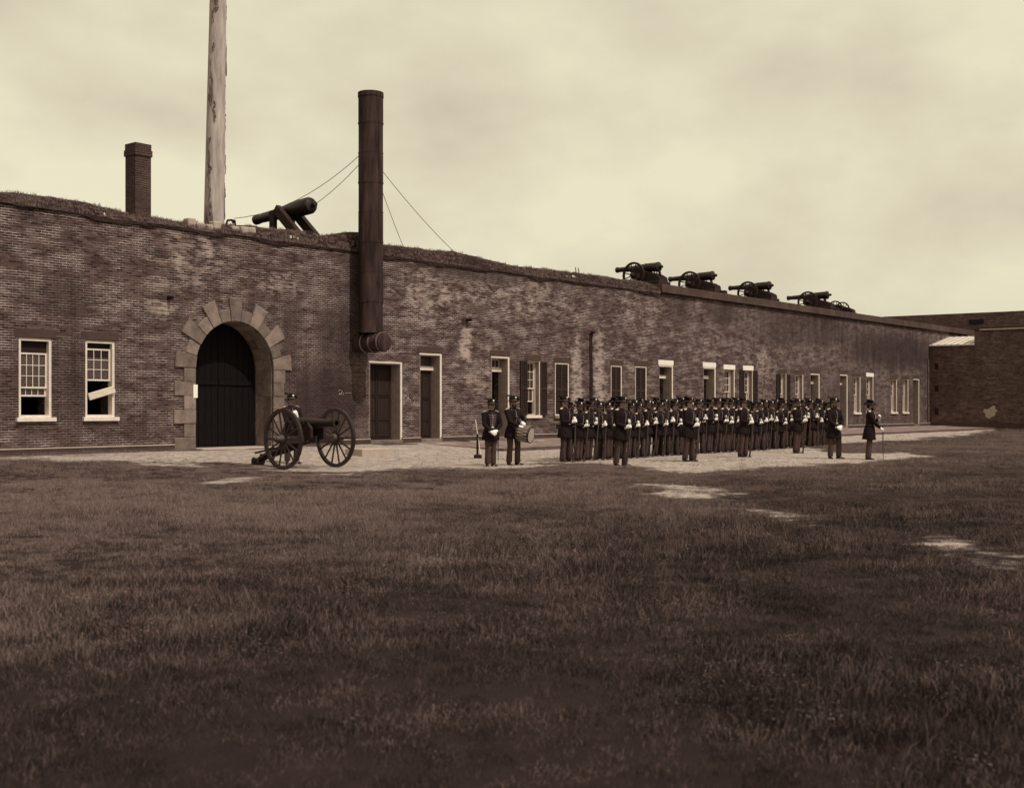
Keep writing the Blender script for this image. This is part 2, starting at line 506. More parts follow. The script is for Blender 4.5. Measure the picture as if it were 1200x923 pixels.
M_GUN = simple('blackened_gun_iron', srgb(46, 33, 30), 0.42, 0.2, 10, 0.05, metal=0.35)
M_GUNWOOD = simple('weathered_gun_carriage_wood', srgb(52, 38, 34), 0.75, 0.3, 6, 0.15, stretch=(1, 1, 3))
M_WHEEL = simple('painted_wheel_wood', srgb(66, 50, 44), 0.6, 0.25, 9, 0.1)
M_POLE = simple('peeling_white_mast', srgb(170, 156, 140), 0.85, 0.38, 2.6, 0.4, stretch=(3, 3, .4))
M_BARK = simple('peeled_mast_bark', srgb(112, 96, 86), 0.9, 0.3, 4, 0.3)
M_PLANK = simple('bleached_plank', srgb(206, 192, 166), 0.85, 0.18, 5, 0.2, stretch=(.4, 3, 3))
M_EARTH = simple('dark_bank_earth', srgb(46, 33, 29), 1.0, 0.4, 2.5, 0.6)
M_WIRE = simple('guy_wire_iron', srgb(70, 56, 48), 0.7, 0.1, 4, 0)
M_PAPER = simple('pale_paper', srgb(232, 224, 200), 0.8, 0.05, 3, 0)
M_CHALK = simple('chalk', srgb(214, 198, 178), 1.0, 0.2, 30, 0)
M_SKIN = simple('skin', srgb(150, 124, 108), 0.6, 0.08, 20, 0.0)
M_COAT = simple('dark_wool_coat', srgb(34, 23, 22), 0.9, 0.2, 18, 0.15, island=0.15)
M_TROU = simple('grey_wool_trousers', srgb(70, 55, 48), 0.9, 0.18, 12, 0.15, island=0.18)
M_BOOT = simple('worn_black_leather', srgb(34, 23, 21), 0.55, 0.25, 14, 0.1)
M_GLOVE = simple('white_cotton_glove', srgb(232, 224, 206), 0.85, 0.05, 20, 0.05)
M_HAT = simple('black_felt', srgb(27, 18, 17), 0.8, 0.2, 12, 0.1)
M_BRASS = simple('polished_brass', srgb(224, 208, 176), 0.35, 0.1, 20, 0.0, metal=0.6)
M_BELT = simple('black_belt_leather', srgb(34, 23, 21), 0.5, 0.1, 10, 0)
M_HAIR = simple('dark_hair', srgb(46, 32, 28), 0.8, 0.2, 30, 0.2)
M_STEEL = simple('bright_gun_barrel_steel', srgb(96, 80, 70), 0.35, 0.1, 14, 0, metal=0.6)
M_STOCK = simple('walnut_gun_stock', srgb(46, 32, 28), 0.5, 0.2, 10, 0.05)
M_DRUM = simple('painted_drum_shell', srgb(92, 74, 64), 0.5, 0.3, 6, 0)
M_SKINHEAD = simple('drum_calfskin', srgb(168, 152, 132), 0.7, 0.1, 6, 0)
M_BRAID = simple('pale_coat_braid', srgb(120, 100, 90), 0.8, 0.1, 10, 0)
M_ROOF = simple('pale_tin_roof', srgb(206, 196, 172), 0.6, 0.15, 3, 0.1)

def glass_mat():
    m, n, l, b = new_mat('old_window_glass')
    b.inputs['Base Color'].default_value = srgb(70, 54, 48)
    b.inputs['Roughness'].default_value = 0.12
    b.inputs['Specular IOR Level'].default_value = 0.6
    nz = n.new('ShaderNodeTexNoise'); nz.inputs['Scale'].default_value = 2.5
    bp = n.new('ShaderNodeBump'); bp.inputs['Strength'].default_value = 0.08; bp.inputs['Distance'].default_value = 0.05
    l.new(nz.outputs[0], bp.inputs['Height']); l.new(bp.outputs[0], b.inputs['Normal'])
    return m
M_GLASS = glass_mat()

def ground_mat():
    m, n, l, b = new_mat('yard_ground')
    at = n.new('ShaderNodeAttribute'); at.attribute_name = 'bare'
    tc = n.new('ShaderNodeTexCoord')
    def noise(s, d, st=(1, 1, 1)):
        mp = n.new('ShaderNodeMapping'); mp.inputs['Scale'].default_value = st
        l.new(tc.outputs['Object'], mp.inputs[0])
        k = n.new('ShaderNodeTexNoise'); k.inputs['Scale'].default_value = s; k.inputs['Detail'].default_value = d; k.inputs['Roughness'].default_value = 0.65
        l.new(mp.outputs[0], k.inputs['Vector']); return k.outputs[0]
    n1 = noise(0.8, 9); n2 = noise(5, 10, (1, .7, 1)); n3 = noise(34, 6)
    def ramp(x, c0, c1, p0=.3, p1=.7):
        k = n.new('ShaderNodeValToRGB'); k.color_ramp.elements[0].position = p0; k.color_ramp.elements[1].position = p1
        k.color_ramp.elements[0].color = c0; k.color_ramp.elements[1].color = c1; l.new(x, k.inputs[0]); return k.outputs[0]
    sand = mixc(n, l, 0.5, ramp(n1, srgb(140, 123, 107), srgb(204, 188, 165)), ramp(n2, srgb(104, 88, 77), srgb(220, 204, 182), .38, .62))
    sand = mixc(n, l, 0.35, sand, ramp(n3, srgb(70, 56, 49), srgb(206, 190, 168), .4, .6))
    soil = mixc(n, l, 0.5, ramp(n2, srgb(38, 27, 24), srgb(64, 49, 43)), ramp(n1, srgb(40, 29, 26), srgb(60, 46, 41)))
    fac = mth(n, l, 'ADD', at.outputs['Fac'], mth(n, l, 'MULTIPLY', mth(n, l, 'SUBTRACT', n2, 0.5), 1.3))
    mr = n.new('ShaderNodeMapRange'); mr.interpolation_type = 'SMOOTHSTEP'; mr.inputs[1].default_value = 0.15; mr.inputs[2].default_value = 0.85
    l.new(fac, mr.inputs[0])
    l.new(mixc(n, l, mr.outputs[0], soil, sand), b.inputs['Base Color'])
    b.inputs['Roughness'].default_value = 0.97; b.inputs['Specular IOR Level'].default_value = 0.1
    bp = n.new('ShaderNodeBump'); bp.inputs['Strength'].default_value = 1.0; bp.inputs['Distance'].default_value = 0.09
    l.new(mth(n, l, 'ADD', n2, mth(n, l, 'MULTIPLY', n3, 0.5)), bp.inputs['Height']); l.new(bp.outputs[0], b.inputs['Normal'])
    return m
M_GROUND = ground_mat()
M_WALK = simple('gravelled_walk', srgb(112, 95, 84), 0.97, 0.25, 2.5, 0.5, c2=srgb(136, 118, 104))
M_KERB = simple('kerb_stone', srgb(88, 72, 64), 0.9, 0.2, 2, 0.2)

def grass_mat(name, c0, c1, pale=(140, 120, 106)):
    m, n, l, b = new_mat(name)
    oi = n.new('ShaderNodeObjectInfo')
    geo = n.new('ShaderNodeNewGeometry')
    def noise(s, d):
        k = n.new('ShaderNodeTexNoise'); k.inputs['Scale'].default_value = s; k.inputs['Detail'].default_value = d
        l.new(geo.outputs['Position'], k.inputs['Vector']); return k.outputs[0]
    n1 = noise(.32, 5); n2 = noise(1.6, 4)
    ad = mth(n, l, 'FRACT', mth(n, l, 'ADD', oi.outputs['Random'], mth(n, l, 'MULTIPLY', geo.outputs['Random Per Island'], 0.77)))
    # foreground light falloff painted into blade colour: paler by the wall, darker outward
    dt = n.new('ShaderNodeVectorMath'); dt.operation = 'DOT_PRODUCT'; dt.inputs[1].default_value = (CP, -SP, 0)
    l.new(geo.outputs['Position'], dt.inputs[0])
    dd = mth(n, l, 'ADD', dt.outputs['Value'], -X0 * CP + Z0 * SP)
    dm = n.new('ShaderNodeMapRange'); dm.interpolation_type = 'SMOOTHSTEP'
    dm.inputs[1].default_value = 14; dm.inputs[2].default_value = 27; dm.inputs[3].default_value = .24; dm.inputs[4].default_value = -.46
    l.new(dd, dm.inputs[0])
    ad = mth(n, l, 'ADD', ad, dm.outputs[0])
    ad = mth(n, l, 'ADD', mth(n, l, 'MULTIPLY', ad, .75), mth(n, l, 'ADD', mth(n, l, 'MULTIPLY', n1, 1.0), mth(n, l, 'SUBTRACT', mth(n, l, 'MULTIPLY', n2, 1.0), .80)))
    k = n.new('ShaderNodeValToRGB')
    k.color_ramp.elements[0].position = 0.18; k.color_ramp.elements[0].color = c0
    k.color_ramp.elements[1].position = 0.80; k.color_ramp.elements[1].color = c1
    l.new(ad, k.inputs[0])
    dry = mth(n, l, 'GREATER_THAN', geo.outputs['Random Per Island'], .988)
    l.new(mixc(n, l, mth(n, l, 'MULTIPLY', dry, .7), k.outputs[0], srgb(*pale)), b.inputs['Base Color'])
    b.inputs['Roughness'].default_value = 0.75; b.inputs['Specular IOR Level'].default_value = 0.15
    return m
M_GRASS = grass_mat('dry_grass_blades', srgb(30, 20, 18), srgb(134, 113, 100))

# ---------------------------------------------------------------- ground
def axis_lines(a, b, step, lo, hi):
    fine = list(np.arange(a, b + 1e-6, step))
    out = []
    x = a; s = step
    while x > lo:
        s *= 1.6; x -= s; out.append(max(x, lo))
    out = out[::-1] + fine
    x = b; s = step
    while x < hi:
        s *= 1.6; x += s; out.append(min(x, hi))
    return np.array(out)

us = axis_lines(-26, 80, 0.27, -500, 700)
ds = axis_lines(-1, 46, 0.27, -500, 500)           # distance out from the wall
UU, DD = np.meshgrid(us, ds, indexing='ij')
GX = X0 + UU * SP + DD * CP
GY = Z0 + UU * CP - DD * SP
GZ = ground_h(GX, GY)
GB = bare(GX, GY)
soft = (1 - GB)
GZ = GZ + soft * 0.05 * (vnoise(GX * .55, GY * .55, 11) - .5) * (np.abs(DD) < 60) + 0.02 * (vnoise(GX * 1.7, GY * 1.7, 12) - .5)
nu, nd = GX.shape
verts = np.stack([GX, GY, GZ], -1).reshape(-1, 3)
idx = np.arange(nu * nd).reshape(nu, nd)
faces = np.stack([idx[:-1, :-1], idx[:-1, 1:], idx[1:, 1:], idx[1:, :-1]], -1).reshape(-1, 4)
gm = bpy.data.meshes.new('ground')
gm.from_pydata(verts.tolist(), [], faces.tolist())
gm.materials.append(M_GROUND)
at = gm.attributes.new('bare', 'FLOAT', 'POINT')
at.data.foreach_set('value', GB.reshape(-1).astype(np.float32))
for p in gm.polygons: p.use_smooth = True
if gm.polygons[0].normal.z < 0: gm.flip_normals()
ground = link('ground', gm); tag(ground, kind='structure')

def surf(X, Y):                    # ground height with its small bumps
    X = np.asarray(X, float); Y = np.asarray(Y, float)
    return ground_h(X, Y) + (1 - bare(X, Y)) * 0.05 * (vnoise(X * .55, Y * .55, 11) - .5) + 0.02 * (vnoise(X * 1.7, Y * 1.7, 12) - .5)

# raised walk along the wall with its kerb
WALK_U0, WALK_U1, WALK_W = px_u(474), 61.5, 4.6
def walk_h(u, d):
    return 0.235 - 0.028 * d
mb = MB()
N = 60
for i in range(N):
    ua = WALK_U0 + (WALK_U1 - WALK_U0) * i / N; ub = WALK_U0 + (WALK_U1 - WALK_U0) * (i + 1) / N
    vs = []
    for (u, d) in ((ua, -.3), (ub, -.3), (ub, WALK_W - .25), (ua, WALK_W - .25)):
        vs.append((u, -d, walk_h(u, d)))
    mb.add(vs, [(0, 3, 2, 1)])
mb.add([(WALK_U0, .3, -.2), (WALK_U0, .3, walk_h(0, -.3)), (WALK_U0, -WALK_W + .25, walk_h(0, WALK_W - .25)), (WALK_U0, -WALK_W + .25, -.2)], [(0, 1, 2, 3)])
FR = (X0, Z0, 0)
walk = mb.build('walkway', M_WALK, merge=True); walk.location = FR; walk.rotation_euler = (0, 0, WROT); tag(walk, kind='structure')
kerb = empty('kerb', FR, WROT); tag(kerb, kind='structure')
u = WALK_U0; k = 0
while u < WALK_U1:
    ln = 1.5 + 0.5 * rnd.random()
    dz = rnd.uniform(-.012, .012); dy = rnd.uniform(-.02, .02)
    MB().box((u + .006, -WALK_W + dy, -.15), (min(u + ln, WALK_U1) - .006, -WALK_W + .25 + dy, walk_h(0, WALK_W) + .016 + dz)).build('kerbstone', M_KERB, kerb, bevel=.012)
    u += ln

# ---------------------------------------------------------------- the fort wall
WTOP = 6.86
U_L, U_R = -16.0, 72.0
fort = empty('fort_wall', FR, WROT)
tag(fort, 'long two-storey brick fort wall with stone gateway arch, doors and sash windows', 'fort wall')

def OP(x0, x1, y0, y1, kind, **kw):
    xm = (x0 + x1) / 2
    u0, u1 = px_u(x0), px_u(x1)
    _, zt = px_uz(xm, y0)
    zb = None
    if y1 is not None: _, zb = px_uz(xm, y1)
    d = dict(u0=u0, u1=u1, z1=zt, z0=zb, kind=kind); d.update(kw)
    return d

DOORB = BASE + 0.10
ops = [
    OP(22, 61, 396, 489.5, 'sash', rec=.14, upper=True, big=True),
    OP(100, 135, 399, 489, 'sash', rec=.14, big=True, boarded=True),
    OP(433, 469.5, 425.5, None, 'door', rec=.42, transom=None, lint=None),
    OP(492, 516, 416, None, 'door', rec=.42, transom=(429, 433.5)),
    OP(576, 595.5, 419.5, None, 'door', rec=.42, transom=(431, 435.5), open=True, tpanes=True),
    OP(617, 632, 423, 487, 'sash', rec=.24, shutters=True, lowopen=True),
    OP(650.5, 667, 425, 487, 'closed', rec=.10),
    OP(716, 729, 428, 486.5, 'closed', rec=.10),
    OP(744.6, 758, 429, 486, 'closed', rec=.10),
    OP(772.5, 787.5, 429.5, None, 'door', rec=.42, transom=(439.5, 443.5), open=True, white=True),
    OP(824.5, 837.5, 431.8, None, 'door', rec=.42, transom=(440, 444), open=True, white=True),
    OP(848.8, 860, 433, 485, 'sash', rec=.24, white=True),
    OP(871.5, 881.5, 434, 485, 'sash', rec=.24, white=True, shutters=True),
    OP(913.5, 921, 438, 485, 'sash', rec=.22, shutters=True, lowopen=True),
    OP(932, 940.5, 438.8, 485, 'sash', rec=.24),
    OP(950, 959.5, 439, None, 'door', rec=.42, transom=(446.5, 449)),
    OP(984.5, 992.3, 440, None, 'door', rec=.42, transom=(448, 450.5)),
    OP(1000.5, 1007.6, 441.5, 483.5, 'sash', rec=.24),
    OP(1015.5, 1022.8, 441.5, 483.5, 'sash', rec=.24, white=True),
    OP(1044, 1050.5, 444.5, 483, 'sash', rec=.24),
    OP(1057.8, 1063.8, 444.5, 483, 'sash', rec=.24),
    OP(1070.3, 1076.5, 445, None, 'door', rec=.42, transom=None),
]
for o in ops:
    if o['z0'] is None: o['z0'] = DOORB
# gateway arch
A_R, A_RS, A_RL = 1.48, 1.88, 2.22
a_u, a_zs = px_uz(275.5, 432.5)
A_REV = 0.84
# masonry front with openings
mb = MB()
items = sorted([(o['u0'], o['u1'], o) for o in ops] + [(a_u - A_R, a_u + A_R, 'arch')], key=lambda k: k[0])
cur = U_L
def quad(u0, u1, z0, z1, y=0.0):
    mb.add([(u0, y, z0), (u1, y, z0), (u1, y, z1), (u0, y, z1)], [(0, 1, 2, 3)])
ZB = -0.4
NA = 28
for u0, u1, o in items:
    quad(cur, u0, ZB, WTOP)
    if o == 'arch':
        pts = [(a_u - A_R * math.cos(PI * i / NA), a_zs + A_R * math.sin(PI * i / NA)) for i in range(NA + 1)]
        for (p, q) in zip(pts[:-1], pts[1:]):
            mb.add([(p[0], 0, p[1]), (q[0], 0, q[1]), (q[0], 0, WTOP), (p[0], 0, WTOP)], [(0, 1, 2, 3)])
        rv = [(a_u - A_R, BASE - .3)] + pts + [(a_u + A_R, BASE - .3)]
        for (p, q) in zip(rv[:-1], rv[1:]):
            mb.add([(p[0], 0, p[1]), (q[0], 0, q[1]), (q[0], 1.6, q[1]), (p[0], 1.6, p[1])], [(0, 1, 2, 3)])
    else:
        quad(u0, u1, ZB, o['z0']); quad(u0, u1, o['z1'], WTOP)
        D = 0.75
        mb.add([(u0, 0, o['z0']), (u0, 0, o['z1']), (u0, D, o['z1']), (u0, D, o['z0'])], [(0, 1, 2, 3)])
        mb.add([(u1, 0, o['z0']), (u1, 0, o['z1']), (u1, D, o['z1']), (u1, D, o['z0'])], [(3, 2, 1, 0)])
        mb.add([(u0, 0, o['z0']), (u1, 0, o['z0']), (u1, D, o['z0']), (u0, D, o['z0'])], [(0, 1, 2, 3)])
        mb.add([(u0, 0, o['z1']), (u1, 0, o['z1']), (u1, D, o['z1']), (u0, D, o['z1'])], [(3, 2, 1, 0)])
    cur = u1
quad(cur, U_R, ZB, WTOP)
# top and ends
mb.add([(U_L, 0, WTOP), (U_R, 0, WTOP), (U_R, 9, WTOP), (U_L, 9, WTOP)], [(0, 1, 2, 3)])
mb.add([(U_L, 0, ZB), (U_L, 0, WTOP), (U_L, 9, WTOP), (U_L, 9, ZB)], [(0, 1, 2, 3)])
mb.add([(U_R, 0, ZB), (U_R, 0, WTOP), (U_R, 9, WTOP), (U_R, 9, ZB)], [(3, 2, 1, 0)])
mb.add([(U_L, 9, ZB), (U_L, 9, WTOP), (U_R, 9, WTOP), (U_R, 9, ZB)], [(0, 1, 2, 3)])
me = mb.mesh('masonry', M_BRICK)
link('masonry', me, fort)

# plinth, broken at doors and gate
def plinth_span(a, b):
    if b - a < .05: return
    MB().box((a, -.07, -.3), (b, .05, BASE + .14)).build('plinth', M_LINTEL, fort, bevel=.01)
    MB().box((a, -.085, BASE + .142), (b, .05, BASE + .175)).build('plinth_cap', M_STONE_LT, fort)
gaps = sorted([(o['u0'] - .02, o['u1'] + .02) for o in ops if o['kind'] == 'door'] + [(a_u - A_RL - .02, a_u + A_RL + .02)])
cur = U_L
for a, b in gaps:
    plinth_span(cur, a); cur = b
plinth_span(cur, 62.0)

# coping along the gun platform
cu0 = px_u(773)
u = cu0
while u < U_R:
    ln = 2.4
    MB().box((u + .004, -.16, 6.88), (min(u + ln, U_R) - .004, .75, 7.26 + rnd.uniform(-.012, .012))).build('coping_stone', M_COPING, fort, bevel=.015)
    u += ln

# gateway stones
STAND = -0.045
for i in range(13):
    a0 = PI * i / 13 + .006; a1 = PI * (i + 1) / 13 - .006
    R = A_RL if i % 2 == 0 else A_RS
    R *= rnd.uniform(.985, 1.015)
    st = STAND - rnd.uniform(0, .02) - (0.012 if i % 2 == 0 else 0)
    n = 4
    inner = [(a_u - (A_R + .002) * math.cos(a0 + (a1 - a0) * j / n), a_zs + (A_R + .002) * math.sin(a0 + (a1 - a0) * j / n)) for j in range(n + 1)]
    outer = [(a_u - R * math.cos(a0 + (a1 - a0) * j / n), a_zs + R * math.sin(a0 + (a1 - a0) * j / n)) for j in range(n + 1)]
    poly = inner + outer[::-1]
    MB().prism(poly, 1, st, 0.05).build('voussoir', M_STONE, fort, bevel=.012)
zq = np.linspace(BASE - .06, a_zs, 7)
for side in (-1, 1):
    for i in range(6):
        w = .76 if i % 2 == 0 else .42
        if side > 0: w = .42 if i % 2 == 0 else .46
        w += rnd.uniform(-.02, .02)
        a = a_u + side * (A_R + .002); b = a_u + side * (A_R + w)
        MB().box((min(a, b), STAND - rnd.uniform(0, .02), zq[i] + .004), (max(a, b), .05, zq[i + 1] - .004)).build('quoin', M_STONE, fort, bevel=.012)
# lining stones in the passage
for side in (-1, 1):
    for i in range(6):
        for j, (ya, yb) in enumerate(((.056, .44), (.446, .83))):
            a = a_u + side * (A_R - .02); b = a_u + side * (A_R + .02)
            MB().box((min(a, b), ya, zq[i] + .004), (max(a, b), yb, zq[i + 1] - .004)).build('passage_block', M_STONE, fort)
for i in range(13):
    for (ya, yb) in ((.056, .44), (.446, .83)):
        a0 = PI * i / 13 + .004; a1 = PI * (i + 1) / 13 - .004
        n = 2
        inn = [(a_u - (A_R - .02) * math.cos(a0 + (a1 - a0) * j / n), a_zs + (A_R - .02) * math.sin(a0 + (a1 - a0) * j / n)) for j in range(n + 1)]
        out = [(a_u - (A_R + .02) * math.cos(a0 + (a1 - a0) * j / n), a_zs + (A_R + .02) * math.sin(a0 + (a1 - a0) * j / n)) for j in range(n + 1)]
        MB().prism(inn + out[::-1], 1, ya, yb).build('passage_voussoir', M_STONE, fort)
# gate leaves: planks under an arch, with rails and studs
gate_y = A_REV + .02
leafs = []
for side in (-1, 1):
    g = empty('gate_leaf', (0, 0, 0), 0, fort)
    npl = 6
    for k in range(npl):
        xa = side * (0.012 + (A_R - .03) * k / npl); xb = side * (0.012 + (A_R - .03) * (k + 1) / npl - .012)
        def top(x): return a_zs + math.sqrt(max(0.0, (A_R - .022) ** 2 - x * x))
        poly = [(a_u + xa, BASE + .02), (a_u + xb, BASE + .02), (a_u + xb, top(xb)), (a_u + (xa + xb) / 2, top((xa + xb) / 2)), (a_u + xa, top(xa))]
        if side < 0: poly = poly[::-1]
        MB().prism(poly, 1, gate_y + rnd.uniform(0, .008), gate_y + .08).build('plank', M_GATE, g)
    for zr in (2.2,):
        MB().box((a_u + min(side * .02, side * (A_R - .06)), gate_y - .04, zr), (a_u + max(side * .02, side * (A_R - .06)), gate_y - .002, zr + .14)).build('rail', M_GATE, g)
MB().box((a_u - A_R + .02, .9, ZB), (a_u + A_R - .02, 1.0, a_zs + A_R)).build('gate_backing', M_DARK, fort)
MB().box((a_u - A_R + .02, -.35, BASE - .2), (a_u + A_R - .02, A_REV, BASE + .015)).build('threshold', M_STONE_LT, fort, bevel=.015)

# doors and windows
def ring_frame(mb, u0, u1, z0, z1, y0, y1, w, bottom=True):
    mb.box((u0, y0, z0), (u0 + w, y1, z1)); mb.box((u1 - w, y0, z0), (u1, y1, z1))
    mb.box((u0 + w, y0, z1 - w), (u1 - w, y1, z1))
    if bottom: mb.box((u0 + w, y0, z0), (u1 - w, y1, z0 + w))

def sash(win, u0, u1, z0, z1, y, nx, nz, mat=M_WHITE, name='sash', glass=True):
    m = MB(); st = .045
    ring_frame(m, u0, u1, z0, z1, y, y + .045, st)
    iw = (u1 - u0 - 2 * st); ih = (z1 - z0 - 2 * st)
    mun = .018 if (u1 - u0) < .8 else .022
    for i in range(1, nx):
        x = u0 + st + iw * i / nx
        m.box((x - mun / 2, y + .006, z0 + st), (x + mun / 2, y + .038, z1 - st))
    for j in range(1, nz):
        z = z0 + st + ih * j / nz
        m.box((u0 + st, y + .008, z - mun / 2), (u1 - st, y + .036, z + mun / 2))
    s = m.build(name, mat, win)
    if glass:
        for i in range(nx):
            for j in range(nz):
                xa = u0 + st + iw * i / nx + mun / 2; xb = u0 + st + iw * (i + 1) / nx - mun / 2
                za = z0 + st + ih * j / nz + mun / 2; zb = z0 + st + ih * (j + 1) / nz - mun / 2
                dx = rnd.uniform(-.002, .002)
                MB().add([(xa, y + .022 + dx, za), (xb, y + .022 - dx, za), (xb, y + .022 - dx, zb), (xa, y + .022 + dx, zb),
                          (xa, y + .025 + dx, za), (xb, y + .025 - dx, za), (xb, y + .025 - dx, zb), (xa, y + .025 + dx, zb)],
                         [(0, 1, 2, 3), (7, 6, 5, 4), (0, 4, 5, 1), (1, 5, 6, 2), (2, 6, 7, 3), (3, 7, 4, 0)]).build('pane', M_GLASS, win)
    return s

def shutter_mesh(m, u0, u1, z0, z1, y0, y1):
    ring_frame(m, u0, u1, z0, z1, y0, y1, .05)
    zm = (z0 + z1) / 2
    m.box((u0 + .05, y0, zm - .04), (u1 - .05, y1, zm + .04))
    nsl = int((z1 - z0) / .075)
    R = Matrix.Rotation(math.radians(35), 3, 'X')
    for k in range(nsl):
        z = z0 + .06 + (z1 - z0 - .12) * (k + .5) / nsl
        if abs(z - zm) < .06: continue
        m.box((u0 + .05, (y0 + y1) / 2 - .024, z - .006), (u1 - .05, (y0 + y1) / 2 + .024, z + .006), rot=R)
    m.box((u0 + .05, y1 - .004, z0 + .05), (u1 - .05, y1 - .001, z1 - .05))

for o in ops:
    u0, u1, z0, z1, k = o['u0'], o['u1'], o['z0'], o['z1'], o['kind']
    rec = o['rec']
    # room behind
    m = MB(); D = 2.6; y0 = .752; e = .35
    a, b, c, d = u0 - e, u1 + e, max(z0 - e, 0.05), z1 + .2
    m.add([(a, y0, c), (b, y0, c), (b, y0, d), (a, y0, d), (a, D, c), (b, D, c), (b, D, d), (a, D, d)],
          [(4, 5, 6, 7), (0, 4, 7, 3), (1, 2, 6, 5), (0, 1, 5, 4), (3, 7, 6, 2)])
    if o.get('lint', 1) is not None:
        lw = .10
        lm, lh, pr = (M_WHITE_BR, .24, -.03) if o.get('white') else (M_LINTEL, .24, -.012)
    if k == 'door':
        w = empty('door', (0, 0, 0), 0, fort)
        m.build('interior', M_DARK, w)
        f = MB(); t = .035
        f.box((u0, .012, z0), (u0 + t, rec + .06, z1)); f.box((u1 - t, .012, z0), (u1, rec + .06, z1))
        f.box((u0 + t, .012, z1 - t), (u1 - t, rec + .06, z1))
        f.build('reveal_lining', M_REVEAL, w)
        f = MB(); fw = .055
        f.box((u1 - .03, -.018, z0), (u1 + fw, .01, z1 + fw)); f.box((u0 - fw * .6, -.012, z1 + .001), (u1 - .031, .01, z1 + fw))
        f.build('door_casing', M_WHITE, w)
        zt = z1 - t
        if o.get('transom'):
            xm = (433 + 469) / 2
            _, ta = px_uz(CX + F * (L((u0 + u1) / 2, rec).x / L((u0 + u1) / 2, rec).y), o['transom'][0], rec)
            tb = ta - .15
            MB().box((u0 + t, rec - .10, tb), (u1 - t, rec + .05, ta)).build('transom_bar', M_WHITE, w)
            if o.get('tpanes'):
                sash(w, u0 + t, u1 - t, ta, zt, rec, 4, 1, name='transom_sash')
            else:
                MB().box((u0 + t, rec, ta), (u1 - t, rec + .03, zt)).build('transom_light', M_GLASS, w)
            zt = tb
        if o.get('open'):
            # leaf swung inwards
            lf = MB(); W_ = u1 - u0 - 2 * t
            lf.box((u0 + t + .01, rec + .07, z0 + .01), (u0 + t + .05, rec + .07 + W_, zt - .01))
            lf.build('door_leaf', M_DOOR, w)
        else:
            lf = MB(); la, lb = u0 + t, u1 - t; wl_ = lb - la
            lf.box((la, rec + .02, z0), (lb, rec + .06, zt))
            lf.build('door_leaf', M_DOOR, w)
            st = .11
            for (pa, pb) in ((0.0, .22), (.25, .56), (.60, .95)):
                for s in (0, 1):
                    xa = la + st + s * (wl_ - st) / 2; xb = la + (wl_ - st) / 2 + s * (wl_ - st) / 2
                    za = z0 + .14 + (zt - z0 - .2) * pa; zb = z0 + .14 + (zt - z0 - .2) * pb
                    q = MB(); ring_frame(q, xa - .03, xb + .03, za - .03, zb + .03, rec - .005, rec + .0195, .035)
                    q.build('door_panel', M_DOOR, w)
        MB().box((u0 - .02, -.10, BASE - .1), (u1 + .02, rec + .02, z0 + .004)).build('doorstep', M_STONE, w, bevel=.01)
        lz = z1 + .06
    else:
        w = empty('window', (0, 0, 0), 0, fort)
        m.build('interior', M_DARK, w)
        fw = .075 if o.get('big') else .06
        if k == 'sash' and not o.get('big'):
            f = MB(); ring_frame(f, u0, u1, z0, z1, .006, rec - .05, .03); f.build('reveal_lining', M_REVEAL, w)
            f = MB(); f.box((u1 - .02, -.016, z0 + .013), (u1 + .045, .004, z1)); f.build('casing_edge', M_WHITE, w)
        f = MB(); ring_frame(f, u0, u1, z0, z1, (.03 if o.get('big') else rec - .049) if k == 'sash' else .02, rec + .10, fw, bottom=True)
        f.build('window_frame', M_WHITE if k == 'sash' else M_WHITE, w)
        ia, ib, ja, jb = u0 + fw, u1 - fw, z0 + fw, z1 - fw
        if k == 'sash':
            if o.get('big'):
                H = jb - ja
                if o.get('boarded'):
                    sash(w, ia, ib, ja + H * .475, jb - H * .075, rec, 3, 3)
                    sash(w, ia, ib, ja + H * .48, jb - H * .06, rec + .05, 3, 3)
                else:
                    sash(w, ia, ib, ja + H * .36, jb - H * .16, rec, 4, 3)
                    sash(w, ia, ib, ja + H * .25, jb - H * .30, rec + .05, 4, 3)
                MB().box((ia, rec + .02, jb - H * .2), (ib, rec + .03, jb)).build('head_shade_strip', M_DARK, w)  # dark strip standing in for the shade at the window head
            else:
                zm = (ja + jb) / 2
                sash(w, ia, ib, zm - .02, jb, rec, 3, 3 if (u1 - u0) > .6 else 2)
                lo = zm - (jb - ja) * .02
                if o.get('lowopen'):
                    sash(w, ia, ib, ja + (jb - ja) * .24, ja + (jb - ja) * .74, rec + .05, 3, 2)
                else:
                    sash(w, ia, ib, ja, zm + .02, rec + .05, 3, 3)
        else:
            mid = (ia + ib) / 2
            for (xa, xb) in ((ia + .006, mid - .004), (mid + .004, ib - .006)):
                q = MB(); shutter_mesh(q, xa, xb, ja + .01, jb - .01, .03, .07); q.build('shutter', M_SHUT, w)
        if o.get('shutters'):
            sw = (u1 - u0) * .5
            for (xa, xb) in ((u0 - sw - .02, u0 - .02), (u1 + .02, u1 + sw + .02)):
                q = MB(); shutter_mesh(q, xa, xb, z0 + .02, z1 - .01, -.075, -.03); q.build('shutter', M_SHUT, w)
        q = MB(); q.box((u0 - .09, -.09, z0 - .10), (u1 + .09, rec, z0 + .012)); q.build('sill', M_WHITE if k == 'sash' else M_STONE, w, bevel=.008)
        lz = z1 + .002
    if o.get('lint', 1) is not None:
        lw = .12 if not o.get('white') else .10
        MB().box((u0 - lw, pr, lz), (u1 + lw, .05, lz + lh)).build('lintel', lm, w, bevel=.008)

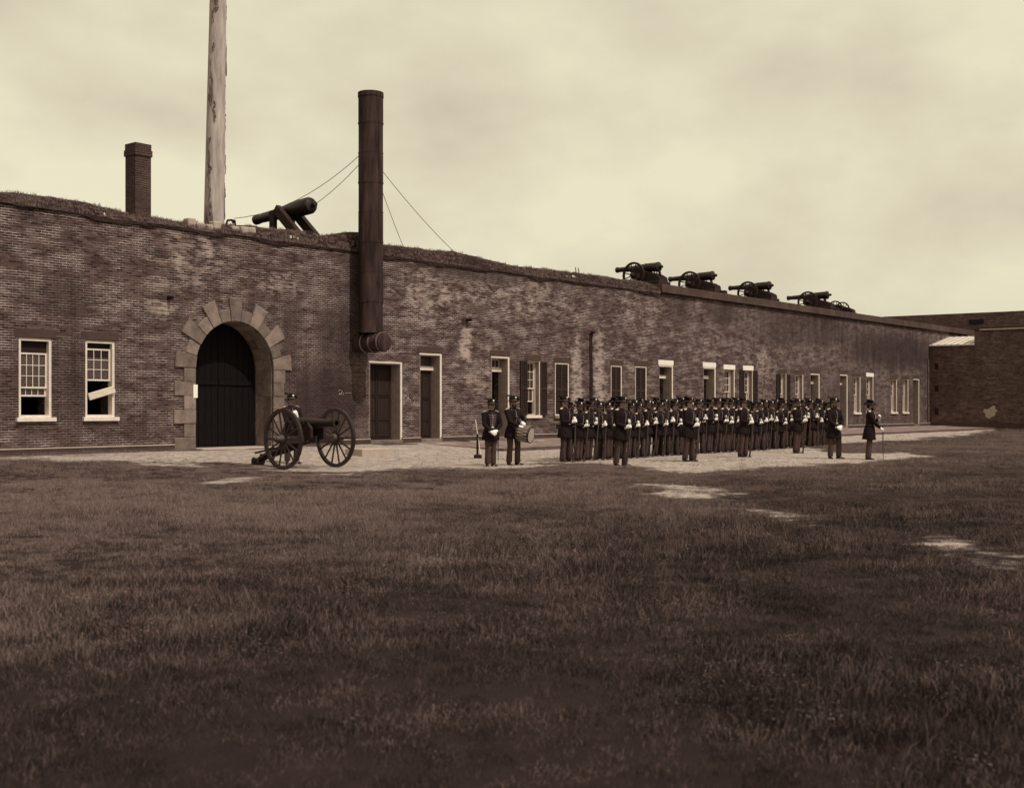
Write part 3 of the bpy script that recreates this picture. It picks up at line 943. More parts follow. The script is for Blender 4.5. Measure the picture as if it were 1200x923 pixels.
# first-door stone steps
d1 = ops[2]
MB().box((d1['u0'] - .25, -1.0, -.2), (d1['u1'] - .1, -.105, BASE - .02)).build('entrance_step', M_LINTEL, fort, bevel=.02)
p = px_ground(440, 534)
su = wall_u(p.x, p.y); sd = wall_d(p.x, p.y)
stp = MB().box((su - .55, -sd - .02, -.2), (su + .62, -sd + .75, .27)).build('stepping_block', M_STONE_LT, None, bevel=.025)
stp.location = FR; stp.rotation_euler = (0, 0, WROT)
tag(stp, 'low pale stone stepping block in front of the panelled door under the smokestack', 'stone step')

# drain slot with iron downspout and small spouts
def pipe_at(x, ya, yb, r, mat, name):
    u, za = px_uz(x, ya); _, zb = px_uz(x, yb)
    q = MB(); q.tube((u, -.06, zb), (u, -.06, za), r, r, 8)
    for t in (.15, .5, .85): q.box((u - r * 1.5, -.09, zb + (za - zb) * t), (u + r * 1.5, 0.0, zb + (za - zb) * t + .05))
    return q.build(name, mat, fort, smooth_ang=40)
ud, zt_ = px_uz(692.5, 391); _, zb_ = px_uz(692.5, 503)
lft, rgt = [], []
for k in range(15):
    z = zb_ + (zt_ - zb_) * k / 14
    lft.append((ud - .12 + rnd.uniform(-.025, .025), z)); rgt.append((ud + .11 + rnd.uniform(-.025, .025), z))
MB().prism(lft + rgt[::-1], 1, -.012, .02).build('drain_slot_shade', M_IRON, fort)  # thin dark plate standing in for the shaded recess of the slot
MB().tube((ud, .05, zt_ + .06), (ud + .02, -.15, zt_ + .04), .07, .06, 8).build('drain_spout', M_IRON, fort, smooth_ang=40)
pipe_at(1087, 421, 496, .05, M_STONE, 'downspout')
for (x, y) in ((197, 349), (547, 375)):
    u, z = px_uz(x, y)
    MB().tube((u, .05, z + .02), (u + .02, -.22, z), .06, .05, 8).build('drain_spout', M_IRON, fort, smooth_ang=40)

# chalk scribble by the second door, polylines in photo pixels
chalk_lines = [[(474.5, 458.5), (475.3, 456.6), (476.6, 456.4), (477.6, 458.2), (477.8, 460.5), (478.3, 463)], [(480, 458.5), (481, 460.6), (482.6, 462.8)],
               [(475, 463.2), (473.8, 465.5), (473.2, 468.5), (473.5, 471)], [(474.6, 464), (476, 464.2)], [(478.6, 464.8), (477, 467), (476.2, 470.4)], [(478.8, 465.4), (478, 468), (478.3, 470.8)],
               [(479, 468.2), (480.2, 467), (480.8, 468.6), (480.5, 470.8)], [(486.6, 465.2), (484.6, 465.6), (484.2, 467.6), (485.6, 468.4), (485.8, 471), (484.4, 473), (483.2, 472.6)]]
chalk2 = [[(396.5, 458), (398.5, 456.8), (400.5, 457.6), (400.8, 459.6), (398, 462.2), (396.6, 461.6), (398.4, 460.8), (401, 462.4)], [(402.4, 459.8), (402.6, 462)], [(404.5, 461), (407, 460.2), (409, 460.6), (411.5, 460)]]
for lines, wdt in ((chalk_lines, .022), (chalk2, .016)):
    q = MB()
    for ln in lines:
        pts = [px_uz(*c) for c in ln]
        for (a, b) in zip(pts[:-1], pts[1:]):
            q.bar((a[0], -.003, a[1]), (b[0], -.003, b[1]), .004, wdt, up=(0, 1, 0))
    q.build('chalk_mark', M_CHALK, fort)

# paper notice on the gate quoin
u0, z1 = px_uz(225.2, 450.5); u1, z0 = px_uz(230.2, 466)
q = MB().box((u0, -.062, z0), (u1, -.056, z1)).build('paper_notice', M_PAPER, None)
q.location = FR; q.rotation_euler = (0, 0, WROT)
tag(q, 'small blank pale paper notice pasted on the stone jamb of the gateway', 'notice')

# board leaning across the open window
ua, za = px_uz(103.5, 465); ub, zb = px_uz(133.5, 456)
q = MB(); q.bar((ua, -.02, za), (ub, -.04, zb), .05, .20, up=(0, 0, 1))
q = q.build('plank', M_PLANK, None, bevel=.012)
q.location = FR; q.rotation_euler = (0, 0, WROT)
tag(q, 'bleached rough board slanting across the open lower half of a sash window', 'board')

# chimney
cu, cz = px_uz(169, 252)
ch = empty('brick_chimney', (cu, .30, WTOP), 0, fort)
_, ctop = px_uz(169, 168)
H = ctop - WTOP
MB().box((-.26, -.26, -.2), (.26, .26, H - .361)).build('shaft', M_BRICK_DK, ch, bevel=.006)
MB().box((-.29, -.29, H - .36), (.29, .29, H - .18)).build('cap_band', M_BRICK_DK, ch, bevel=.006)
q = MB(); q.box((-.265, -.265, H - .179), (.265, -.15, H)); q.box((-.265, .15, H - .179), (.265, .265, H)); q.box((-.265, -.149, H - .179), (-.15, .149, H)); q.box((.15, -.149, H - .179), (.265, .149, H - .06))
q.build('crown', M_BRICK_DK, ch)

# earth bank and sod on the wall top
sky_px = [(-300, 215), (26, 227), (60, 230), (100, 237), (135, 246), (178, 256), (215, 261), (262, 263), (300, 265), (340, 270), (380, 276), (400, 274), (420, 271), (438, 281), (450, 286), (480, 290), (507, 293), (530, 294),
          (560, 301), (600, 311), (650, 317), (700, 323), (735, 328), (772, 333)]
bx = [px_uz(x, y, .35) for x, y in sky_px]
bu = np.array([b[0] for b in bx]); bz = np.array([b[1] for b in bx])
def bank_z(u): return float(np.interp(u, bu, bz))
mb = MB()
uu = np.arange(-15.5, cu0, .13)
ys = [-.015, .12, .35, .8, 1.6, 3.5, 8.9]
def bz_at(u, y):
    top = bank_z(u) + .05 * (float(vnoise(u * 2.2, y * 2, 21)) - .5)
    k = [0.0, .62, .95, 1.0, .9, .7, .4]
    f = float(np.interp(y, ys, k))
    return WTOP + .003 + max(.0, (top - WTOP)) * f + (.03 * float(vnoise(u * 5, y * 5, 22)) if y > 0 else 0)
vs = [(u, y - (.03 + .03 * float(vnoise(u * 3, 1, 5)) if y < 0 else 0), bz_at(u, y) - ((.03 + .16 * float(vnoise(u * .8, 7, 6)) ** 2 + .05 * float(vnoise(u * 3.1, 3, 8))) if y < 0 else 0)) for u in uu for y in ys]
fs = []
ny = len(ys)
for i in range(len(uu) - 1):
    for j in range(ny - 1):
        fs.append((i * ny + j, (i + 1) * ny + j, (i + 1) * ny + j + 1, i * ny + j + 1))
mb.add(vs, fs)
bank = mb.build('parapet_earth', M_EARTH, None, smooth_ang=60)
bank.location = FR; bank.rotation_euler = (0, 0, WROT); tag(bank, kind='structure')
# gun platform behind the coping
gp = MB().box((cu0 - 3.2, .752, 6.864), (U_R, 8.9, 7.25)).build('gun_platform', M_COPING, None)
gp.location = FR; gp.rotation_euler = (0, 0, WROT); tag(gp, kind='structure')
# loose stones on the edge
for (x0_, x1_, y0_, y1_) in ((222, 262, 259.5, 268), (274, 302, 264, 272), (122, 132, 249, 253), (340, 352, 276, 281), (664, 676, 322, 326)):
    ua, za = px_uz(x0_, y1_); ub, zb = px_uz(x1_, y0_)
    s = MB(); n = max(3, int((ub - ua) / .28)); x = ua
    for i in range(n):
        w = (ub - ua) / n
        h = (zb - za) * rnd.uniform(.55, 1.0)
        s.box((x + .01, .02 + .05 * rnd.random(), za - .1), (x + w - .01, .34, za + h), rot=Matrix.Rotation(rnd.uniform(-.12, .12), 3, 'Y'))
        x += w
    o_ = s.build('coping_fragment', M_STONE_LT if x1_ - x0_ > 20 else M_WHITE, fort, bevel=.03)

# ---------------------------------------------------------------- far end: outbuilding, cross wall, rampart
M_BRICK_RET = brick_material('return_wall_brick', cols=((108, 86, 77), (58, 42, 37)), mortar=(170, 150, 136))
cw = empty('return_wall', FR, WROT)
tag(cw, 'dark brick return wall with plaster patch and pale lean-to roof closing the yard', 'wall')
au = px_u(1087.5) + .3
AD = 3.05
def px_cross(x, yp, uu_):
    t = (x - CX) / F
    y = ((X0 + uu_ * SP) - t * (Z0 + uu_ * CP)) / (CP + t * SP)
    Z = Z0 + uu_ * CP + y * SP
    return y, CAMH - (yp - HZ) * Z / F
zl, zh = 5.72, 6.45
MB().box((au, -AD, -.4), (au + 5, -.012, zl)).build('low_masonry', M_BRICK_RET, cw)
MB().box((au + .02, -60, -.4), (au + 5, -AD - .003, 6.75)).build('masonry', M_BRICK_RET, cw)
MB().box((au - .10, -60, 6.752), (au + 5, -AD - .003, 6.98)).build('coping', M_COPING, cw, bevel=.02)
MB().box((au - .13, -60, 6.70), (au - .101, -AD - .4, 6.79)).build('pale_gutter', M_STONE_LT, cw)
MB().box((au - .07, -60, -.3), (au - .003, -.05, BASE + .18)).build('plinth', M_LINTEL, cw)
q = MB(); q.prism([(au - .15, zl + .002), (au + 3.6, zh + .002), (au + 3.6, zh + .09), (au - .15, zl + .09)], 1, -AD - .02, -.02)
q.build('lean_to_roof', M_ROOF, cw)
for i in range(7):
    y = -AD + .2 + i * (AD - .4) / 6
    R = MB().bar((au - .15, y, zl + .11), (au + 3.6, y, zh + .11), .05, .05); R.build('roof_seam', M_STONE_LT, cw)
for z in (1.0, 2.6, 4.1):
    MB().box((au - .03, -.62, z), (au - .004, -.36, z + .42)).build('vent', M_DARK, cw)
for (ya, yb, za, zb) in ((-1.2, -1.9, 4.5, 4.62), (-2.0, -2.6, 4.9, 5.0), (-.9, -1.5, 3.1, 3.18), (-3.9, -4.6, 3.4, 3.5)):
    MB().box((au - .012, yb, za), (au - .004, ya, zb)).build('mortar_smear', M_STONE, cw)
pp = [px_cross(x, y, au) for x, y in ((1152, 482), (1153.5, 479), (1157, 479.6), (1160, 477.8), (1163, 475.5), (1165.8, 475), (1166.2, 479), (1169.5, 481), (1166.5, 483.5), (1166, 487), (1162, 488.5), (1158.5, 490.5), (1154.5, 488), (1154.8, 484.5))]
MB().prism(pp, 0, au + .002, au + .05).build('plaster_patch', M_STONE_LT, cw)
# rampart behind
rp = empty('rampart', FR, WROT)
tag(rp, 'tall dark far rampart rising behind the return wall', 'rampart')
ry0, rz0 = px_cross(1036, 371, 80.0)
ry1, rz1 = px_cross(1178, 365, 80.0)
mb = MB()
mb.add([(80, ry0 + 1.5, -.3), (80, ry0 + 1.5, rz0 - .1), (80, ry0, rz0), (80, ry1, rz1), (80, -70, rz1 + .1), (80, -70, -.3),
        (90, ry0 + 1.5, -.3), (90, ry0 + 1.5, rz0 - .1), (90, ry0, rz0), (90, ry1, rz1), (90, -70, rz1 + .1), (90, -70, -.3)],
       [(0, 1, 2, 3, 4, 5), (11, 10, 9, 8, 7, 6), (0, 6, 7, 1), (1, 7, 8, 2), (2, 8, 9, 3), (3, 9, 10, 4), (4, 10, 11, 5)])
mb.build('masonry', M_BRICK_RET, rp)
ya_, za_ = px_cross(1136, 374.5, 80); yb_, zb_ = px_cross(1153, 379, 80)
MB().box((79.9, min(ya_, yb_), min(za_, zb_)), (79.998, max(ya_, yb_), max(za_, zb_))).build('embrasure', M_DARK, rp)

# ---------------------------------------------------------------- mast, smokestack, wires
mu, my = px_u(250.5, 2.0), 2.0
mz0 = 7.0
mast = empty('flag_mast', L(mu, my, mz0), WROT)
tag(mast, 'thick pale peeling wooden mast standing on the wall above the gateway', 'mast')
pts = []; rads = []
for i in range(60):
    z = -.3 + 11.5 * i / 59
    pts.append((.018 * z * SP, -.018 * z * CP, z))
    r = .335 - .0085 * max(z, 0)
    rads.append((r * (1 + .008 * rnd.uniform(-1, 1)), r * (1 + .008 * rnd.uniform(-1, 1))))
MB().loft(pts, rads, 14, up=(0, 1, 0)).build('shaft', M_POLE, mast, smooth_ang=50)
for i in range(64):
    z = rnd.uniform(.1, 10.5); a = rnd.choice((rnd.uniform(-.45, .25), rnd.uniform(-.35, .2), rnd.uniform(3.35, 4.0)))
    r = .335 - .0085 * z
    h = rnd.uniform(.2, 1.2); w = rnd.uniform(.02, .075)
    c = Vector((.018 * z * SP, -.018 * z * CP, z))
    q = MB(); pts = []; n = 7
    for k in range(n):
        t = k / (n - 1) - .5
        aa = a + .12 * rnd.uniform(-1, 1)
        rr = r + .004 + .03 * rnd.random()
        pts.append(c + Vector((math.cos(aa) * rr, math.sin(aa) * rr, h * t)))
    q.loft(pts, [(w * rnd.uniform(.4, 1.1) * (.35 if k in (0, n - 1) else 1), .008 + .008 * rnd.random()) for k in range(n)], 6, up=(math.cos(a), math.sin(a), 0))
    q.build('bark_strip', M_BARK, mast)
# bent iron strap beside the mast
hu, hz = px_uz(264.5, 262, .3)
ho = empty('iron_staple', L(hu, .3, hz - .12), WROT)
tag(ho, 'bent rusty iron staple on the wall top beside the mast', 'staple')
q = MB()
for (a, b) in (((0, 0, 0), (.06, 0, .22)), ((.06, 0, .22), (.22, 0, .26)), ((.22, 0, .26), (.30, 0, .16)), ((.34, 0, .26), (.38, 0, .0)), ((.2, 0, .25), (.36, 0, .25))):
    q.tube(a, b, .035, .03, 6)
q.build('bar', M_IRON, ho)

STU, STY = px_u(434.5, -.62), -.62
Zs = L(STU, STY).y
st = empty('smokestack', L(STU, STY, 0), WROT)
tag(st, 'tall black sheet-iron smokestack rising from a horizontal flue drum above the door', 'smokestack')
stz0 = CAMH + (HZ - 390) * Zs / F; stz1 = CAMH + (HZ - 112) * Zs / F
R_ST = 14.3 * Zs / F
segs = 8
for i in range(segs):
    a = stz0 + (stz1 - stz0) * i / segs; b = stz0 + (stz1 - stz0) * (i + 1) / segs
    r = R_ST * (1 + .022 * (i % 2) + rnd.uniform(-.006, .006))
    q = MB(); n = 28
    q.lathe([(0, r), (b - a - .003, r)], (0, 0, a), (0, 0, b), n)
    # rivet seam down the side
    q.box((-.05, -r - .012, a + .01), (.03, -r + .02, b - .01))
    q.build('stack_section', M_STACK, st, smooth_ang=40)
    q = MB()
    for j in range(26):
        aa = 2 * PI * j / 26
        q.ball((math.cos(aa) * (r + .004), math.sin(aa) * (r + .004), a + .05), .017, 5, 4)
    for j in range(12):
        q.ball((-.01, -r - .014, a + .08 + (b - a - .12) * j / 12), .015, 5, 4)
    tag(q.build('rivets', M_STACK, st), kind='stuff')
q = MB(); q.ring((0, 0, stz1 + .0), (0, 0, 1), R_ST * 1.06, R_ST * .9, .16, 28); q.build('rim_band', M_STACK, st, smooth_ang=40)
q = MB(); q.ring((0, 0, stz0 + .06), (0, 0, 1), R_ST * 1.05, R_ST * .9, .14, 28); q.build('base_collar', M_STACK, st, smooth_ang=40)
dz = CAMH + (HZ - 401.5) * Zs / F; RD = 11.2 * Zs / F
q = MB(); q.lathe([(0, RD), (1.22, RD), (1.27, RD * .96), (1.29, RD * .8), (1.30, .02)], (0, .60, dz), (0, -.72, dz), 28); q.build('flue_drum', M_STACK, st, smooth_ang=35)
for y in (.2, -.18, -.58):
    q = MB(); q.ring((0, y, dz), (0, 1, 0), RD * 1.05, RD * .95, .05, 28); q.build('drum_band', M_STONE, st, smooth_ang=40)

def wire(ppx, x2, y2, yb, sag=.1):
    # from the stack at picture point ppx to the wall top at picture point (x2, y2), depth yb
    t = (ppx[0] - CX) / F
    z = CAMH + (HZ - ppx[1]) * Zs / F
    sgn = -1 if ppx[0] < 434 else 1
    a = Vector((sgn * R_ST * .95, .1, z))
    ub, zb = px_uz(x2, y2, yb)
    b = Vector((ub - STU, yb - STY, zb))
    pts = []
    for i in range(13):
        k = i / 12
        p = a.lerp(b, k); p.z -= sag * 4 * k * (1 - k); pts.append(p)
    q = MB(); q.loft(pts, [.011] * 13, 5, up=(0.3, 0.2, .93)); q.build('guy_wire', M_WIRE, st)
wire((421, 183), 274, 256, 2.5, .45)
wire((421, 193), 352, 250, 4.0, .15)
wire((449, 190), 533, 296, 2.0, .12)
wire((449, 205), 473, 290, 5.5, .05)

# stakes on the bank
for (x, y, dx, nm) in ((676, 322, -.10, 'smokestack'), (680, 323, -.16, 'siege guns')):
    u_, z_ = px_uz(x, y, .6)
    s = MB(); s.tube((0, 0, -.2), (dx, 0, .32), .025, .018, 6)
    o_ = s.build('stake', M_GUNWOOD, None); o_.location = L(u_, .6, z_); o_.rotation_euler = (0, 0, WROT)
    tag(o_, 'short thin stake leaning on the grassy wall top, the one toward the ' + nm, 'stake', 'stakes on the wall top')

# ---------------------------------------------------------------- wheels and guns
def spoke_mesh(r, hub, mat, w=.028):
    q = MB(); q.loft([(0, 0, hub * .8), (0, 0, (r + hub) * .45), (0, 0, r)], [(w * 1.15, w * .9), (w * .9, w * .75), (w, w * .7)], 6, up=(1, 0, 0))
    return q.mesh('spoke', mat, smooth_ang=50)

def make_wheel(parent, x, r, n, mat, rimw=.075, rimh=.085, y=0.0, z=None):
    z = r if z is None else z
    w = empty('wheel', (x, y, z), 0, parent)
    q = MB(); q.ring((0, 0, 0), (1, 0, 0), r - .012, r - rimh, rimw, 40); q.build('felloe_rim', mat, w, smooth_ang=40)
    q = MB(); q.ring((0, 0, 0), (1, 0, 0), r, r - .0125, rimw * .92, 40); q.build('tyre', M_GUN, w, smooth_ang=40)
    s = 1 if x > 0 else -1
    q = MB(); q.lathe([(0, .07), (.06, .105), (.16, .12), (.24, .115), (.34, .075), (.40, .07), (.41, .045), (.44, .04)], (-s * .17, 0, 0), (s * .5, 0, 0), 14); q.build('hub', mat, w, smooth_ang=40)
    sm = spoke_mesh(r - rimh, .11, mat)
    for k in range(n):
        o = link('spoke', sm, w); o.rotation_euler = (2 * PI * (k + .5) / n, 0, 0)
    return w

def field_gun():
    m = Vector((.74, -.67, 0)).normalized()
    c = px_ground(361.5, 549)
    g = empty('field_cannon', (c.x, c.y + .2, float(surf(c.x, c.y))), math.atan2(m.y, m.x) - PI / 2)
    tag(g, 'wheeled field cannon with iron barrel and long trail standing before the gateway', 'cannon')
    r = .745; T = .82
    for s in (-1, 1): make_wheel(g, s * T, r, 14, M_WHEEL)
    MB().box((-T + .1, -.09, r - .11), (T - .1, .09, r + .07)).build('axle', M_GUNWOOD, g, bevel=.015)
    bz0 = r + .37
    prof = [(0, .01), (.0, .035), (.03, .055), (.07, .06), (.11, .045), (.14, .04), (.16, .11), (.20, .15), (.24, .158), (.30, .155), (.85, .145), (.90, .128), (1.6, .098), (1.66, .098), (1.70, .118), (1.76, .125), (1.80, .12), (1.80, .06), (1.62, .058)]
    b = MB(); b.lathe(prof, (0, -.76, bz0 - .01), (0, 1.04, bz0 + .02), 22); b.build('barrel', M_GUN, g, smooth_ang=35)
    MB().tube((-.27, .05, bz0), (.27, .05, bz0), .05, .05, 12).build('trunnion', M_GUN, g, smooth_ang=35)
    for s in (-1, 1):
        poly = [(.34, r + .02), (.34, r + .26), (.2, r + .40), (-.12, r + .40), (-.3, r + .30), (-.75, r - .0), (-.75, r - .22), (-.2, r - .12), (.1, r - .05)]
        MB().prism(poly, 0, s * .20 - .04, s * .20 + .04).build('cheek', M_GUNWOOD, g, bevel=.012)
        MB().bar((s * .2, .2, r + .415), (s * .2, -.1, r + .415), .09, .02).build('cap_square', M_GUN, g)
    t = MB(); t.loft([(0, -.35, r - .08), (0, -1.0, r - .28), (0, -1.7, .30), (0, -2.15, .13)], [(.15, .13), (.12, .12), (.10, .10), (.09, .09)], 4, up=(1, 0, 0))
    t.build('trail', M_GUNWOOD, g)
    MB().box((-.13, -2.3, .03), (.13, -2.0, .2)).build('trail_plate', M_GUN, g, bevel=.03)
    q = MB(); q.ring((0, -2.34, .13), (1, 0, 0), .085, .05, .035, 16); q.build('lunette', M_GUN, g, smooth_ang=40)
    q = MB(); q.ring((0, -2.0, .25), (1, 0, 0), .07, .045, .03, 14); q.build('pointing_ring', M_GUN, g, smooth_ang=40)
    MB().tube((0, -.5, r - .1), (0, -.52, bz0 - .14), .028, .028, 8).build('elevating_screw', M_GUN, g, smooth_ang=40)
    MB().tube((-.12, -.52, r + .08), (.12, -.52, r + .08), .015, .015, 6).build('screw_handle', M_GUN, g)
    MB().tube((.12, -.3, r - .1), (.2, -2.0, .34), .02, .025, 8).build('handspike', M_GUNWOOD, g, smooth_ang=40)
    return g
FG = field_gun()

def siege_gun(breech_px, muz_px_y, label, barrel=True, tw=0.0):
    y0 = 1.95
    u_ = px_u(breech_px, .75)
    g = empty('siege_gun' if barrel else 'gun_carriage', L(u_, y0, 7.252), WROT + tw)
    tag(g, label, 'cannon' if barrel else 'gun carriage', 'guns along the parapet')
    r = .64
    for s in (-1, 1): make_wheel(g, s * .70, r, 12, M_GUNWOOD, .09, .10)
    MB().box((-.62, -.1, r - .13), (.62, .1, r + .1)).build('axle', M_GUNWOOD, g, bevel=.015)
    for s in (-1, 1):
        poly = [(.45, r - .1), (.45, r + .18), (.25, r + .36), (-.15, r + .34), (-.40, r + .20), (-.75, r + .10), (-1.05, r + .0), (-1.28, r - .14), (-1.34, r - .5), (-.6, r - .45), (.1, r - .25)]
        MB().prism(poly, 0, s * .27 - .06, s * .27 + .06).build('cheek', M_GUNWOOD, g, bevel=.012)
    MB().box((-.21, -1.3, r - .48), (.21, -1.0, r - .1)).build('transom', M_GUNWOOD, g, bevel=.01)
    MB().box((-.50, -1.35, -.0), (.50, -.6, .3)).build('chassis_block', M_GUNWOOD, g, bevel=.02)
    if barrel:
        bz = r + .40
        prof = [(0, .02), (.02, .06), (.08, .075), (.14, .05), (.17, .05), (.19, .15), (.22, .215), (.28, .225), (.33, .215), (.36, .205), (.95, .19), (.98, .2), (1.02, .185), (1.6, .145), (1.62, .155), (1.66, .14), (2.62, .105), (2.66, .12), (2.74, .13), (2.80, .125), (2.80, .07), (2.6, .07)]
        b = MB(); b.lathe([(a_, r_ * 1.1) for a_, r_ in prof], (0, -1.24, bz + tw * .3), (0, 1.7, bz - tw * .5), 20); b.build('barrel', M_GUN, g, smooth_ang=35)
        MB().tube((-.36, .05, bz - .02), (.36, .05, bz - .02), .07, .07, 10).build('trunnion', M_GUN, g, smooth_ang=35)
        MB().tube((0, -.9, r - .2), (0, -.88, bz - .2), .03, .03, 8).build('elevating_screw', M_GUN, g)
    return g
for i, (bp, nm) in enumerate(((777, 'first'), (839, 'second'), (906, 'third'), (973, 'fourth'))):
    siege_gun(bp, 0, 'dark siege gun on spoked wheels, ' + nm + ' along the parapet from the smokestack', True, (-.06, .05, -.02, .09)[i])
siege_gun(1004, 0, 'spoked gun carriage without a barrel beyond the last parapet gun', False).scale = (.78, .78, .78)
# loose chocks and boards on the coping
for (x, y, w, h, lab) in ((848, 341, .34, .24, 'second'), (980, 362, .34, .22, 'fourth')):
    u_, z_ = px_uz(x, y, .4)
    q = MB().box((-w / 2, -.15, 0), (w / 2, .15, h)).build('timber_chock', M_GUNWOOD, None, bevel=.02)
    q.location = L(u_, .4, 7.262); q.rotation_euler = (0, 0, WROT + .2)
    tag(q, 'squared dark timber chock on the coping beside the ' + lab + ' siege gun', 'timber')
for (xa, xb, lab) in ((786, 800, 'first'), (843, 858, 'second'), (907, 925, 'third')):
    ua = px_u(xa, .4); ub = px_u(xb, .4)
    q = MB(); q.bar((0, 0, .045), (ub - ua, .1, .045), .22, .08); q = q.build('platform_plank', M_GUNWOOD, None, bevel=.01)
    q.location = L(ua, .35, 7.27); q.rotation_euler = (0, 0, WROT)
    tag(q, 'weathered plank lying on the coping behind the ' + lab + ' siege gun', 'plank')

# big gun above the gateway
def columbiad():
    yb, ym = 1.0, 3.75
    u_ = px_u(360.5, yb)
    _, zb = px_uz(360.5, 241.5, yb)
    xm = CX + F * L(u_, ym).x / L(u_, ym).y
    _, zm = px_uz(xm, 258, ym)
    base = 7.15
    g = empty('heavy_cannon', L(u_, yb, base), WROT)
    tag(g, 'heavy black cannon on a triangular timber carriage above the gateway', 'cannon')
    a = Vector((0, 0, zb - base)); b = Vector((0, ym - yb, zm - base))
    ln = (b - a).length
    d = (b - a).normalized()
    p = a - d * .25
    R = 10.0 * L(u_, yb).y / F
    prof = [(0, .02), (.015, R * .55), (.05, R * .85), (.14, R * 1.0), (.7, R * 1.0), (1.0, R * .93), (1.5, R * .74), (2.2, R * .60), (2.7, R * .53), (2.78, R * .55), (2.92, R * .60), (3.02, R * .58), (3.02, R * .3), (2.8, R * .3)]
    q = MB(); q.lathe(prof, p, b, 26); q.build('barrel', M_GUN, g, smooth_ang=35)
    q = MB(); q.lathe([(0, .02), (.02, .09), (.1, .1), (.16, .06), (.2, .06)], p - d * .17, p, 12); q.build('breech_knob', M_GUN, g, smooth_ang=40)
    tr = a.lerp(b, .40)
    MB().tube(tr + Vector((-.5, 0, -.04)), tr + Vector((.5, 0, -.04)), .09, .09, 12).build('trunnion', M_GUN, g, smooth_ang=40)
    for s in (-1, 1):
        x = s * .40
        MB().bar((x, tr.y + .05, tr.z + .06), (x, tr.y - 1.25, -.02), .32, .2, up=(1, 0, 0)).build('cheek_strut', M_GUNWOOD, g, bevel=.015)
        MB().bar((x, tr.y + .22, tr.z - .0), (x, tr.y + .22, -.1), .16, .26, up=(0, 1, 0)).build('cheek_post', M_GUNWOOD, g, bevel=.015)
        MB().box((x - .1, tr.y - 1.5, -.2), (x + .1, tr.y + 1.3, .05)).build('chassis_rail', M_GUNWOOD, g, bevel=.015)
    MB().box((-.3, tr.y - 1.3, .0), (.3, tr.y - 1.05, .3)).build('transom', M_GUNWOOD, g, bevel=.015)
columbiad()

# ---------------------------------------------------------------- people
def fuse(mb, name, mats, voxel=.012, target=1800, it=5):
    me = bpy.data.meshes.new(name + '_src'); me.from_pydata(mb.v, [], mb.f)
    bm = bmesh.new(); bm.from_mesh(me); bmesh.ops.recalc_face_normals(bm, faces=bm.faces); bm.to_mesh(me); bm.free()
    ob = bpy.data.objects.new(name + '_src', me); COL.objects.link(ob)
    r = ob.modifiers.new('r', 'REMESH'); r.mode = 'VOXEL'; r.voxel_size = voxel
    s = ob.modifiers.new('s', 'SMOOTH'); s.iterations = it; s.factor = .5
    dg = bpy.context.evaluated_depsgraph_get(); dg.update()
    n = len(ob.evaluated_get(dg).data.polygons) * 2
    if n > target:
        d = ob.modifiers.new('d', 'DECIMATE'); d.ratio = target / n
        dg.update()
    out = bpy.data.meshes.new_from_object(ob.evaluated_get(dg))
    out.name = name
    out.materials.clear()
    for m in (mats if isinstance(mats, (list, tuple)) else [mats]): out.materials.append(m)
    for p in out.polygons: p.use_smooth = True
    bpy.data.objects.remove(ob, do_unlink=True); bpy.data.meshes.remove(me)
    return out

def ik(S, W, a, b, pole):
    S, W, pole = Vector(S), Vector(W), Vector(pole)
    d = W - S; l = min(d.length, (a + b) * .995)
    dn = d.normalized()
    k = (a * a - b * b + l * l) / (2 * l)
    h = math.sqrt(max(0, a * a - k * k))
    pp = (pole - dn * pole.dot(dn)).normalized()
    return S + dn * k + pp * h, S + dn * l

def hand(mb, W, d, nrm, curl=1.0, side=1, sc=1.0):
    W, d, nrm = Vector(W), Vector(d).normalized(), Vector(nrm)
    nrm = (nrm - d * nrm.dot(d)).normalized()
    lat = d.cross(nrm)
    mb.loft([W - d * .05, W, W + d * .045 * sc, W + d * .092 * sc], [(.046, .042), (.036, .030), (.048, .026), (.048, .020)], 10, up=nrm)
    for i in range(4):
        off = lat * (.033 - .022 * i) * sc
        ln = (.068, .078, .074, .058)[i] * sc
        p = W + d * .085 * sc + off
        pts = [p]; ang = 0
        for k, (fr, da) in enumerate(((.42, 35), (.32, 60), (.26, 45))):
            ang += math.radians(da) * curl
            p = p + (d * math.cos(ang) + nrm * math.sin(ang)) * ln * fr * 1.15
            pts.append(p)
        mb.loft(pts, [.0125, .0125, .0115, .0100], 8, up=lat)
    th = W + d * .03 * sc + lat * .032 * side
    pts = [th, th + (lat * side * .6 + d * .6 + nrm * .5).normalized() * .035, th + (lat * side * .5 + d * .85 + nrm * 1.0).normalized() * .072]
    mb.loft(pts, [.014, .0125, .010], 8, up=d)

def rotz_about(p, a, c):
    v = Vector(p) - Vector(c)
    return Vector(c) + Matrix.Rotation(a, 3, 'Z') @ v

HC = Vector((0, .01, 1.5))
TORSO = [(.86, .150, .115, .01), (.97, .150, .112, .005), (1.06, .148, .108, .0), (1.18, .168, .120, -.012), (1.30, .185, .128, -.012), (1.38, .178, .112, -.003), (1.43, .125, .085, .008), (1.455, .075, .068, .012)]

